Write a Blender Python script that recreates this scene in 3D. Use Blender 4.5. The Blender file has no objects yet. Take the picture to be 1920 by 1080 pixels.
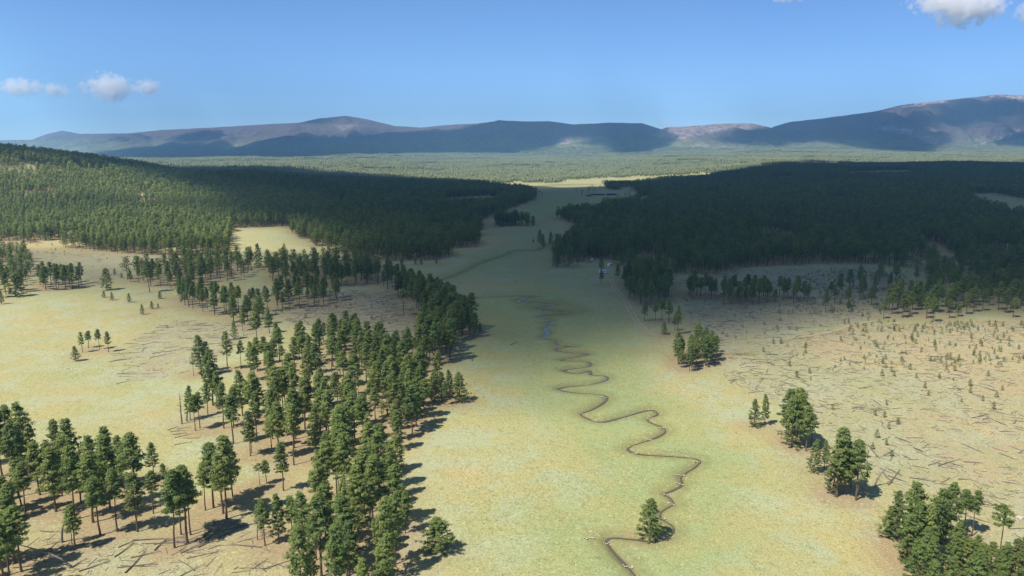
import bpy, math, random
import numpy as np
from mathutils import Vector

R = random.Random(7)
rng = np.random.default_rng(7)
scene = bpy.context.scene
C = scene.collection

# ------------------------------------------------------------------ camera, sky, sun
CAMZ, PITCH, F = 90.0, math.radians(10.33), 1371.0       # F: focal length in pixels of a 1920 wide picture
SP, CP = math.sin(PITCH), math.cos(PITCH)
cam = bpy.data.cameras.new('camera'); camo = bpy.data.objects.new('camera', cam); C.objects.link(camo)
camo.location = (0, 0, CAMZ); camo.rotation_euler = (math.pi / 2 - PITCH, 0, 0)
cam.sensor_width = 36; cam.lens = F / 1920 * 36; cam.clip_start = 1; cam.clip_end = 80000
scene.camera = camo

SUN_EL = math.radians(55); SDX, SDY = 0.78, 0.626          # shadows fall towards (SDX, SDY)
w = bpy.data.worlds.new('World'); scene.world = w; w.use_nodes = True
nt = w.node_tree
sky = nt.nodes.new('ShaderNodeTexSky'); sky.sky_type = 'NISHITA'; sky.sun_disc = False
sky.sun_elevation = SUN_EL; sky.sun_rotation = math.atan2(-SDX, -SDY) % (2 * math.pi)
sky.altitude = 2400; sky.air_density = 1.0; sky.dust_density = 0.0; sky.ozone_density = 10.0
bg = nt.nodes['Background']; bg.inputs[1].default_value = 0.108
nt.links.new(sky.outputs[0], bg.inputs[0])
sun = bpy.data.lights.new('sun', 'SUN'); sun.energy = 4.6; sun.angle = math.radians(0.55); sun.color = (1.0, 0.93, 0.82)
suno = bpy.data.objects.new('sun', sun); C.objects.link(suno)
LX, LY, LZ = -SDX * math.cos(SUN_EL), -SDY * math.cos(SUN_EL), math.sin(SUN_EL)   # towards the sun
suno.rotation_euler = Vector((LX, LY, LZ)).to_track_quat('Z', 'Y').to_euler()
suno.location = (-400, -300, 500)
scene.view_settings.view_transform = 'Standard'; scene.view_settings.look = 'None'
scene.view_settings.exposure = 0.6; scene.view_settings.gamma = 1
cy = scene.cycles
cy.max_bounces = 16; cy.diffuse_bounces = 2; cy.glossy_bounces = 2; cy.transmission_bounces = 2
cy.volume_bounces = 14; cy.transparent_max_bounces = 12; cy.use_denoising = True
cy.use_adaptive_sampling = False; cy.volume_max_steps = 64
cy.sample_clamp_indirect = 4

# ------------------------------------------------------------------ helpers
def tag(o, label=None, cat=None, group=None, kind=None):
    if label: o['label'] = label
    if cat: o['category'] = cat
    if group: o['group'] = group
    if kind: o['kind'] = kind
    return o

def smooth(t):
    t = np.clip(t, 0, 1); return t * t * (3 - 2 * t)

def _hash(ix, iy, seed):
    h = (ix.astype(np.int64) * 374761393 + iy.astype(np.int64) * 668265263 + seed * 1442695041) & 0xffffffff
    h = ((h ^ (h >> 13)) * 1274126177) & 0xffffffff
    return ((h ^ (h >> 16)) & 0xffff) / 65535.0

def noise(x, y, s, seed=0):
    x = np.asarray(x, float) / s; y = np.asarray(y, float) / s
    ix = np.floor(x).astype(np.int64); iy = np.floor(y).astype(np.int64)
    fx = x - ix; fy = y - iy; fx = fx * fx * (3 - 2 * fx); fy = fy * fy * (3 - 2 * fy)
    a = _hash(ix, iy, seed); b = _hash(ix + 1, iy, seed); c = _hash(ix, iy + 1, seed); d = _hash(ix + 1, iy + 1, seed)
    return (a * (1 - fx) + b * fx) * (1 - fy) + (c * (1 - fx) + d * fx) * fy

def fbm(x, y, s, seed=0, n=4):
    t = 0; a = 1; q = 0
    for i in range(n):
        t = t + a * noise(x, y, s / 2 ** i, seed + i * 17); q += a; a *= 0.5
    return t / q

def ray(px, py):
    X = (px - 960) / F; Y = (540 - py) / F
    return X, CP + Y * SP, -SP + Y * CP

def at_depth(px, py, D):                      # the point of a sight line at world y = D
    X, dy, dz = ray(px, py); t = D / dy
    return X * t, CAMZ + dz * t

def project(x, y, z):
    dx, dy, dz = x, y, z - CAMZ
    d = dy * CP - dz * SP; u = dy * SP + dz * CP
    d = np.where(d < 1, 1, d)
    return 960 + F * dx / d, 540 - F * u / d

def inpoly(px, py, poly):
    px = np.asarray(px, float); py = np.asarray(py, float)
    r = np.zeros(px.shape, bool); n = len(poly)
    for i in range(n):
        x1, y1 = poly[i]; x2, y2 = poly[(i + 1) % n]
        if y1 == y2: continue
        c = ((y1 > py) != (y2 > py)) & (px < (x2 - x1) * (py - y1) / (y2 - y1) + x1)
        r ^= c
    return r

# ------------------------------------------------------------------ terrain heights
CR = [(-2600, 1300, 120), (-1400, 1300, 112), (-910, 1300, 92), (-847, 1350, 78), (-776, 1400, 56), (-698, 1450, 43), (-653, 1600, 44),
      (-570, 1700, 27), (-473, 1800, 13), (-360, 1900, 2), (-233, 2000, 0), (-100, 2100, 0), (9000, 2100, 0)]
CRX, CRY, CRZ = np.array(CR, float).T
def base_h(x, y):
    cy_, cz_ = np.interp(x, CRX, CRY), np.interp(x, CRX, CRZ)
    t = (y - 690) / (cy_ - 690)
    left = cz_ * np.where(t < 1, smooth(t * 0.9 + 0.02) / smooth(0.92), 1 - 0.75 * smooth((y - cy_) / 900))
    left = left + cz_ * 0.18 * (fbm(x, y, 260, 5, 3) - 0.5) * np.clip(t, 0, 1)
    right = 33 * smooth((x - 420) / 700) * smooth((y - 850) / 1800) * (1 - 0.45 * smooth((y - 2750) / 700))
    far = 0.0168 * np.maximum(0, y - 2350) * smooth((y - 2350) / 500)
    far = np.minimum(far, 78 + 0.021 * np.maximum(0, y - 6500))
    u_ = x / np.maximum(y, 500)
    far = far * (0.5 + 0.5 * smooth((u_ + .42) / .5) + .3 * smooth((u_ - .05) / .35))
    und = (fbm(x, y, 700, 11, 3) - 0.5) * (14 * smooth((y - 2300) / 1500) + 34 * smooth((y - 3800) / 2500)) + (fbm(x, y, 420, 14, 2) - .5) * 22 * smooth((x - 420) / 500) * smooth((y - 1500) / 900)
    small = (fbm(x, y, 60, 3, 3) - 0.5) * 1.6 * smooth((np.hypot(x, y) - 60) / 200) + (noise(x, y, 9, 4) - 0.5) * 0.12
    fold = 5.0 * smooth((x - 130) / 160) * smooth((fbm(x, y, 180, 8, 2)) - 0.1) * smooth((1100 - y) / 300) * 0.6
    return left + right + far + und + small + fold

RIDGES = [  # depth, front width, back width, skyline in pixels
 (11200, 2300, 2500, [(-600, 250), (-200, 258), (0, 263), (60, 262), (85, 252), (115, 245), (150, 251), (240, 250), (310, 243), (345, 242), (430, 237), (500, 233), (560, 230), (600, 222),
   (648, 217), (690, 224), (740, 236), (790, 239), (840, 234), (900, 231), (937, 226), (1030, 229), (1100, 236), (1300, 262), (1500, 300)], 0.9),
 (9700, 2100, 1200, [(100, 305), (180, 290), (260, 277), (345, 271), (400, 276), (440, 280), (475, 266), (540, 254), (600, 259), (650, 259), (730, 248), (800, 248), (850, 247), (890, 236), (937, 225), (980, 228),
   (1030, 227), (1075, 233), (1150, 230), (1205, 231), (1240, 242), (1262, 254), (1300, 268), (1340, 300)], 1.1),
 (10300, 900, 900, [(380, 300), (440, 262), (500, 252), (560, 247), (585, 245), (620, 255), (660, 300)], 0.6),
 (8300, 1300, 900, [(930, 305), (985, 284), (1030, 270), (1065, 262), (1100, 264), (1140, 278), (1190, 300)], 0.9),
 (9300, 2100, 1200, [(1110, 302), (1170, 285), (1225, 248), (1250, 239), (1300, 236), (1345, 232), (1410, 231), (1445, 239), (1480, 252), (1540, 270), (1600, 300)], 1.2),
 (10200, 3000, 2500, [(1370, 300), (1420, 258), (1450, 238), (1480, 229), (1550, 221), (1640, 209), (1690, 197), (1760, 189), (1830, 182), (1870, 177), (1920, 178), (2000, 184), (2200, 190), (2700, 240)], 1.5),
 (8700, 1500, 900, [(1400, 300), (1470, 268), (1560, 246), (1640, 239), (1690, 242), (1720, 252), (1755, 268), (1790, 300)], 1.0),
 (8500, 1500, 900, [(1770, 300), (1820, 278), (1860, 262), (1920, 243), (2000, 230), (2200, 235), (2500, 290)], 1.0),
]
RD = []
for D, wf, wb, line, rough in RIDGES:
    rough = rough * 1.7
    xs, zs = zip(*[at_depth(a, b, D) for a, b in line]); RD.append((D, wf, wb, np.array(xs), np.array(zs), rough))

def height(x, y):
    x = np.asarray(x, float); y = np.asarray(y, float)
    b = base_h(x, y)
    if np.max(y) < 5000: return b
    h = b.copy()
    for k, (D, wf, wb, xs, zs, rough) in enumerate(RD):
        xx = x * (D / np.maximum(y, 1000)) * 0.55 + x * 0.45
        crest = np.interp(xx, xs, zs, left=0, right=0) + (fbm(x, y, 90, 40 + k, 3) - 0.5) * 10
        crest = np.maximum(crest - b, 0)
        wig = (fbm(x, x * 0 + k, 900, 60 + k, 2) - 0.5) * 500
        t = np.where(y < D, (y - (D - wf + wig)) / (wf - wig), 1 - (y - D) / wb)
        t = np.clip(t, 0, 1)
        p = np.where(y < D, t ** 1.45 * 0.65 + smooth(t) * 0.35, smooth(t))
        g = np.abs(fbm(x * 1.0, y * 0.35, 620, 80 + k, 4) - 0.5) * 2
        g2 = fbm(x, y, 240, 90 + k, 4) - 0.5
        hh = b + crest * (p - (0.42 * (0.5 - g) * -1 * rough * 0.6 + 0.16 * g2) * 4 * p * (1 - p) * 0.75)
        rid = 1 - np.abs(fbm(x + 300 * noise(x, y, 700, 7 + k), y * .3, 380, 120 + k, 3) * 2 - 1)
        hh = hh - crest * .16 * rough * (rid ** 2) * 4 * p * (1 - p) * np.clip(crest / 250, 0, 1)
        h = np.maximum(h, np.where(crest > 0, hh, 0))
    return h

# ------------------------------------------------------------------ stream
STREAM_PX = [(1215, 1110), (1196, 1080), (1178, 1058), (1160, 1040), (1143, 1020), (1137, 1009), (1150, 1003), (1190, 1006), (1225, 1009), (1252, 1003), (1264, 990), (1258, 978), (1241, 967),
 (1240, 955), (1256, 944), (1264, 940), (1256, 928), (1246, 922), (1266, 913), (1279, 904), (1277, 890), (1286, 882), (1306, 869), (1313, 860), (1300, 855), (1260, 851), (1200, 847), (1178, 839), (1190, 830), (1222, 820),
 (1246, 807), (1243, 797), (1222, 789), (1215, 782), (1233, 773), (1224, 765), (1200, 769), (1165, 779), (1130, 787), (1110, 784), (1090, 773), (1112, 763), (1134, 750), (1138, 740), (1120, 736), (1080, 733),
 (1046, 727), (1064, 722), (1112, 717), (1138, 709), (1136, 702), (1110, 700), (1106, 692), (1082, 697), (1057, 692), (1078, 688), (1104, 684), (1107, 677), (1080, 674), (1052, 673), (1080, 667), (1103, 661),
 (1070, 659), (1042, 653), (1062, 648), (1078, 647), (1046, 645), (1043, 637), (1030, 634), (1018, 632), (1028, 622), (1021, 614), (1034, 608), (1020, 604), (1036, 599), (1012, 592), (1062, 587), (1052, 582),
 (1012, 577), (1036, 571), (1022, 568), (986, 566), (972, 563), (986, 557), (1012, 557), (990, 554), (940, 556), (890, 558), (855, 562)]
STREAM2_PX = [(800, 528), (835, 522), (862, 512), (900, 494), (935, 482), (951, 477), (962, 471), (985, 469), (1006, 469), (1030, 459), (1050, 452)]
def to_ground(px, py, zg=0.0):
    X, dy, dz = ray(px, py); t = (zg - CAMZ) / dz
    for _ in range(12):
        z = float(base_h(np.array(X * t), np.array(dy * t))); t = 0.4 * t + 0.6 * (z - CAMZ) / dz
    return X * t, dy * t
def catmull(P, step):
    P = np.array(P); out = []
    P = np.vstack([2 * P[0] - P[1], P, 2 * P[-1] - P[-2]])
    for i in range(1, len(P) - 2):
        n = max(2, int(np.hypot(*(P[i + 1] - P[i])) / step))
        for t in np.arange(n) / n:
            a, b, c, d = P[i - 1], P[i], P[i + 1], P[i + 2]
            out.append(0.5 * ((2 * b) + (c - a) * t + (2 * a - 5 * b + 4 * c - d) * t * t + (3 * b - a - 3 * c + d) * t ** 3))
    return np.array(out)
ST = catmull([to_ground(*p) for p in STREAM_PX], 0.8)
ST2 = catmull([to_ground(*p) for p in STREAM2_PX], 3.0)
def dist_to(x, y, path, rmax):
    """distance from grid points to a path, only where it is under rmax"""
    d = np.full(x.shape, rmax, float)
    cell = rmax
    key = {}
    for i, (a, b) in enumerate(path): key.setdefault((int(a // cell), int(b // cell)), []).append(i)
    gx = np.floor(x / cell).astype(int); gy = np.floor(y / cell).astype(int)
    x0, x1, y0, y1 = path[:, 0].min() - rmax, path[:, 0].max() + rmax, path[:, 1].min() - rmax, path[:, 1].max() + rmax
    sel = np.where((x > x0) & (x < x1) & (y > y0) & (y < y1))[0]
    if len(sel) == 0: return d
    code = gx[sel] * 100003 + gy[sel]; order = np.argsort(code, kind='stable'); sel = sel[order]; code = code[order]
    cuts = np.flatnonzero(np.diff(code)) + 1
    for grp in np.split(sel, cuts):
        cx, cyy = gx[grp[0]], gy[grp[0]]
        ids = [i for a in (-1, 0, 1) for b in (-1, 0, 1) for i in key.get((cx + a, cyy + b), ())]
        if not ids: continue
        p = path[ids]
        dd = np.sqrt((x[grp][:, None] - p[:, 0]) ** 2 + (y[grp][:, None] - p[:, 1]) ** 2).min(1)
        d[grp] = np.minimum(rmax, dd)
    return d

# ------------------------------------------------------------------ ground grid (finer round the stream)
def lines(fine0, fine1, step, lo, hi, grow):
    a = list(np.arange(fine0, fine1, step)); s = step; v = a[-1]
    while v < hi: s = min(s * grow, 26); v += s; a.append(v)
    s = step; v = a[0]; b = []
    while v > lo: s = min(s * grow, 26); v -= s; b.append(v)
    return np.array(b[::-1] + a)
GX = lines(8, 92, 0.7, -3000, 3300, 1.028); GY = lines(140, 330, 0.7, -260, 3060, 1.012)
XX, YY = np.meshgrid(GX, GY); xf, yf = XX.ravel(), YY.ravel()
DS = dist_to(xf, yf, ST, 30.0); DS2 = dist_to(xf, yf, ST2, 30.0)
ZG = base_h(xf, yf)
chw = 0.5 + 0.9 * noise(xf, yf, 11, 77)
ZG = ZG - 0.62 * smooth((chw + 0.7 - DS) / 1.3) - 0.35 * smooth((7 - DS) / 6) - 0.5 * smooth((2.5 - DS2) / 2.5)
ZGR = ZG.reshape(XX.shape)
def gz(x, y):                                  # height of the built ground sheet
    x = np.asarray(x, float); y = np.asarray(y, float)
    i = np.clip(np.searchsorted(GX, x) - 1, 0, len(GX) - 2); j = np.clip(np.searchsorted(GY, y) - 1, 0, len(GY) - 2)
    u = (x - GX[i]) / (GX[i + 1] - GX[i]); v = (y - GY[j]) / (GY[j + 1] - GY[j])
    return (ZGR[j, i] * (1 - u) + ZGR[j, i + 1] * u) * (1 - v) + (ZGR[j + 1, i] * (1 - u) + ZGR[j + 1, i + 1] * u) * v
def ground(px, py):
    x, y = to_ground(px, py); return x, y, float(gz(x, y))

def mesh_from(name, verts, faces, mats=(), smooth_shade=False):
    me = bpy.data.meshes.new(name); me.from_pydata(verts, [], faces); me.update()
    for m in mats: me.materials.append(m)
    if smooth_shade: me.shade_smooth()
    return me
def grid_mesh(name, X, Y, Z, mat):
    ny, nx = X.shape; n = nx * ny
    co = np.empty((n, 3), np.float32); co[:, 0] = X.ravel(); co[:, 1] = Y.ravel(); co[:, 2] = Z.ravel()
    idx = np.arange(n).reshape(ny, nx)
    q = np.stack([idx[:-1, :-1], idx[:-1, 1:], idx[1:, 1:], idx[1:, :-1]], -1).reshape(-1, 4)
    me = bpy.data.meshes.new(name); me.vertices.add(n); me.vertices.foreach_set('co', co.ravel())
    me.loops.add(q.size); me.loops.foreach_set('vertex_index', q.ravel().astype(np.int32))
    me.polygons.add(len(q)); me.polygons.foreach_set('loop_start', np.arange(0, q.size, 4, dtype=np.int32))
    me.update(calc_edges=True); me.materials.append(mat); me.shade_smooth()
    return me
def vattr(me, name, v):
    a = me.attributes.new(name, 'FLOAT', 'POINT'); a.data.foreach_set('value', np.asarray(v, np.float32).ravel())
def link(name, me, parent=None, loc=None):
    o = bpy.data.objects.new(name, me); C.objects.link(o)
    if parent: o.parent = parent
    if loc is not None: o.location = loc
    return o

# ------------------------------------------------------------------ materials
class NB:
    def __init__(s, name, rough=0.9, spec=0.2):
        s.m = bpy.data.materials.new(name); s.m.use_nodes = True; s.t = s.m.node_tree; s.b = s.t.nodes['Principled BSDF']
        s.b.inputs['Roughness'].default_value = rough; s.b.inputs['Specular IOR Level'].default_value = spec
        s.pos = s.n('ShaderNodeNewGeometry').outputs['Position']
    def n(s, typ, **k):
        nd = s.t.nodes.new(typ)
        for a, v in k.items(): setattr(nd, a, v)
        return nd
    def put(s, sock, v):
        if isinstance(v, bpy.types.NodeSocket): s.t.links.new(v, sock)
        else:
            if isinstance(v, (tuple, list)) and len(v) == 3 and sock.type == 'RGBA': v = (*v, 1)
            sock.default_value = v
    def noise(s, scale, detail=3, rough=0.55, vec=None, dist=0.0):
        nd = s.n('ShaderNodeTexNoise'); s.put(nd.inputs['Vector'], vec or s.pos)
        nd.inputs['Scale'].default_value = scale; nd.inputs['Detail'].default_value = detail; nd.inputs['Roughness'].default_value = rough; nd.inputs['Distortion'].default_value = dist
        return nd.outputs['Fac']
    def ramp(s, f, a, b, lo=0.0, hi=1.0):
        nd = s.n('ShaderNodeMapRange', interpolation_type='SMOOTHSTEP'); s.put(nd.inputs[0], f)
        for i, v in enumerate((a, b, lo, hi)): s.put(nd.inputs[1 + i], v)
        return nd.outputs[0]
    def mix(s, f, a, b):
        nd = s.n('ShaderNodeMix', data_type='RGBA'); s.put(nd.inputs[0], f); s.put(nd.inputs[6], a); s.put(nd.inputs[7], b)
        return nd.outputs[2]
    def math(s, op, a, b=0.0, clamp=False):
        nd = s.n('ShaderNodeMath', operation=op, use_clamp=clamp); s.put(nd.inputs[0], a); s.put(nd.inputs[1], b)
        return nd.outputs[0]
    def attr(s, name, typ='GEOMETRY'):
        return s.n('ShaderNodeAttribute', attribute_name=name, attribute_type=typ).outputs['Fac']
    def bump(s, h, strength, dist):
        nd = s.n('ShaderNodeBump'); s.put(nd.inputs['Height'], h); nd.inputs['Strength'].default_value = strength; nd.inputs['Distance'].default_value = dist
        s.t.links.new(nd.outputs[0], s.b.inputs['Normal'])
    def color(s, c): s.put(s.b.inputs['Base Color'], c)

def plain(name, col, rough=0.8, var=0.25, scale=1.5, spec=0.2):
    k = NB(name, rough, spec); f = k.noise(scale, 4)
    k.color(k.mix(f, tuple(c * (1 - var) for c in col), tuple(min(1, c * (1 + var)) for c in col))); return k.m

def meadow_colours(k):
    big = k.noise(0.011, 5, 0.6); mid = k.noise(0.06, 5, 0.62, dist=0.6); sm = k.noise(0.45, 5, 0.7); fine = k.noise(2.2, 3, 0.7)
    col = k.mix(k.ramp(big, 0.38, 0.62), (0.42, 0.37, 0.165), (0.36, 0.365, 0.165))
    col = k.mix(k.ramp(mid, 0.42, 0.62, 0, 0.85), col, (0.385, 0.415, 0.255))            # silvery sage
    col = k.mix(k.ramp(k.noise(0.035, 4, 0.6, dist=0.4), 0.52, 0.7, 0, 0.4), col, (0.46, 0.365, 0.19))
    return col, big, mid, sm, fine

def ground_mat():
    k = NB('meadow_grass', 0.95, 0.05)
    col, big, mid, sm, fine = meadow_colours(k)
    g = k.math('MULTIPLY', k.attr('green'), k.ramp(mid, 0.3, 0.62, 0.5, 1.0))
    col = k.mix(k.math('MULTIPLY', g, 0.7), col, (0.255, 0.325, 0.12))
    wet = k.attr('wet'); col = k.mix(k.math('MULTIPLY', wet, 0.8), col, (0.17, 0.165, 0.06))
    so = k.math('MULTIPLY', k.attr('soil'), k.ramp(k.noise(0.05, 5, 0.65, dist=1.0), 0.38, 0.62, 0.15, 1.0))
    col = k.mix(so, col, (0.46, 0.35, 0.175))
    gr = k.math('MULTIPLY', k.attr('slash'), k.ramp(k.noise(0.13, 5, 0.7), 0.35, 0.6, 0.3, 0.95))
    col = k.mix(gr, col, (0.335, 0.29, 0.21))
    li = k.math('MULTIPLY', k.attr('litter'), k.ramp(sm, 0.3, 0.62, 0.55, 1.0), True)
    col = k.mix(li, col, (0.33, 0.24, 0.145))
    mud = k.attr('mud'); col = k.mix(mud, col, (0.2, 0.165, 0.09))
    # clump scale speckle: pale tufts and dark gaps between them
    col = k.mix(k.ramp(sm, 0.28, 0.5, 0.6, 0.0), col, (0.19, 0.19, 0.08))
    col = k.mix(k.ramp(fine, 0.36, 0.54, 0.55, 0.0), col, (0.16, 0.15, 0.065))
    col = k.mix(k.ramp(k.noise(1.1, 3, 0.65), 0.58, 0.7, 0, 0.5), col, (0.54, 0.53, 0.36))
    k.color(col)
    h = k.math('ADD', k.math('MULTIPLY', fine, 0.25), sm); k.bump(h, 0.55, 0.5)
    return k.m
def mountain_mat():
    k = NB('mountain_forest', 0.95, 0.03)
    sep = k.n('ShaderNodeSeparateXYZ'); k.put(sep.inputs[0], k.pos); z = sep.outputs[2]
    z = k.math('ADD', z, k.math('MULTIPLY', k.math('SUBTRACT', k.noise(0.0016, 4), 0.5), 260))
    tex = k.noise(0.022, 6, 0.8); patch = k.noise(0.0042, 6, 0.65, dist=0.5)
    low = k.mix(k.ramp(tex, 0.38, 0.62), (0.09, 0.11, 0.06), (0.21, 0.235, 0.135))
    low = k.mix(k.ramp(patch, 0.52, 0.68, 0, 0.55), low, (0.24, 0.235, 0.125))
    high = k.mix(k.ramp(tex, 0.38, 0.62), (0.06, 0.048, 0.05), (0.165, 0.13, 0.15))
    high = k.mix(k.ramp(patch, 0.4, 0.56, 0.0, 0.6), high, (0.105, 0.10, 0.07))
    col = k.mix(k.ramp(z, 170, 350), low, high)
    rk = k.math('MULTIPLY', k.attr('rock'), k.ramp(k.noise(0.018, 5, 0.7), 0.42, 0.56), True)
    col = k.mix(rk, col, (0.50, 0.40, 0.38))
    k.color(col); k.bump(tex, 0.9, 16)
    return k.m
def crown_mat():
    k = NB('pine_needles', 0.75, 0.25)
    oi = k.n('ShaderNodeObjectInfo'); r = oi.outputs['Random']; t = k.attr('tint')
    a = k.mix(r, (0.095, 0.15, 0.042), (0.185, 0.24, 0.065))
    b = k.mix(r, (0.20, 0.275, 0.08), (0.31, 0.365, 0.105))
    col = k.mix(t, a, b)
    r2 = k.math('FRACT', k.math('MULTIPLY', r, 17.3))
    col = k.mix(k.ramp(r2, 0.90, 0.99, 0, 0.4), col, (0.15, 0.125, 0.075))
    col = k.mix(k.ramp(r2, 0.0, 0.3, 0.35, 0.0), col, (0.09, 0.125, 0.07))
    k.color(col)
    tr = k.n('ShaderNodeBsdfTranslucent'); k.put(tr.inputs[0], col)
    mx = k.n('ShaderNodeMixShader'); mx.inputs[0].default_value = 0.42
    out = k.t.nodes['Material Output']
    k.t.links.new(k.b.outputs[0], mx.inputs[1]); k.t.links.new(tr.outputs[0], mx.inputs[2]); k.t.links.new(mx.outputs[0], out.inputs[0])
    return k.m
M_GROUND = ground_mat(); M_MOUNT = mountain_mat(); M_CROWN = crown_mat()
M_BARK = plain('pine_bark', (0.135, 0.088, 0.06), 0.95, 0.45, 2.5)
M_DEAD = plain('dead_wood', (0.21, 0.18, 0.155), 0.95, 0.35, 1.2)
M_LOG = plain('fallen_wood', (0.155, 0.125, 0.10), 0.95, 0.55, 0.35)
kl = NB('fallen_wood_weathered', 0.95, 0.15); kl.color(kl.mix(kl.math('MULTIPLY', kl.n('ShaderNodeObjectInfo').outputs['Random'], 1.0), kl.mix(kl.noise(.4, 4), (0.08, 0.062, 0.05), (0.17, 0.135, 0.105)), kl.mix(kl.noise(.4, 4), (0.19, 0.165, 0.14), (0.31, 0.28, 0.25)))); M_LOGW = kl.m
M_ROCK = plain('pale_rock', (0.46, 0.41, 0.33), 0.9, 0.2, 3)
M_WHITE = plain('white_panel', (0.80, 0.79, 0.75), 0.7, 0.04, 1, 0.5)
M_GREY = plain('grey_paint', (0.33, 0.34, 0.36), 0.4, 0.05, 1, 0.5)
M_DARK = plain('dark_glass', (0.03, 0.035, 0.04), 0.15, 0.1, 1, 0.5)
M_RUB = plain('rubber', (0.03, 0.03, 0.03), 0.9)
M_TIN = plain('tin_roof', (0.36, 0.33, 0.29), 0.9, 0.15, 0.4, 0.1)
M_WALL = plain('weathered_boards', (0.20, 0.15, 0.12), 0.9, 0.25, 1)
M_TRACK = plain('bare_dirt', (0.44, 0.365, 0.22), 0.95, 0.22, 0.8)
M_TRAIL = plain('trodden_grass', (0.43, 0.385, 0.20), 0.95, 0.15, 0.6)
def water_mat():
    k = NB('stream_water', 0.08, 0.5); k.color((0.10, 0.088, 0.055)); k.b.inputs['IOR'].default_value = 1.33
    k.bump(k.noise(2.5, 3), 0.15, 0.1); return k.m
M_WATER = water_mat()

# ------------------------------------------------------------------ pines
def tube(V, Fc, pts, rad, n):
    base = len(V)
    for i, (p, r) in enumerate(zip(pts, rad)):
        a = pts[min(i + 1, len(pts) - 1)]; b = pts[max(i - 1, 0)]
        d = Vector(a) - Vector(b)
        d = d.normalized() if d.length > 1e-6 else Vector((0, 0, 1))
        u = d.orthogonal().normalized(); v = d.cross(u)
        if abs(d.z) > 0.8: u = Vector((1, 0, 0)); v = Vector((0, 1, 0))
        for k in range(n):
            t = 2 * math.pi * k / n; V.append(tuple(Vector(p) + (u * math.cos(t) + v * math.sin(t)) * r))
    for i in range(len(pts) - 1):
        for k in range(n):
            a = base + i * n + k; b = base + i * n + (k + 1) % n
            Fc.append((a, b, b + n, a + n))
    V.append(tuple(pts[-1])); e = len(V) - 1; s = base + (len(pts) - 1) * n
    for k in range(n): Fc.append((s + k, s + (k + 1) % n, e))

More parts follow.
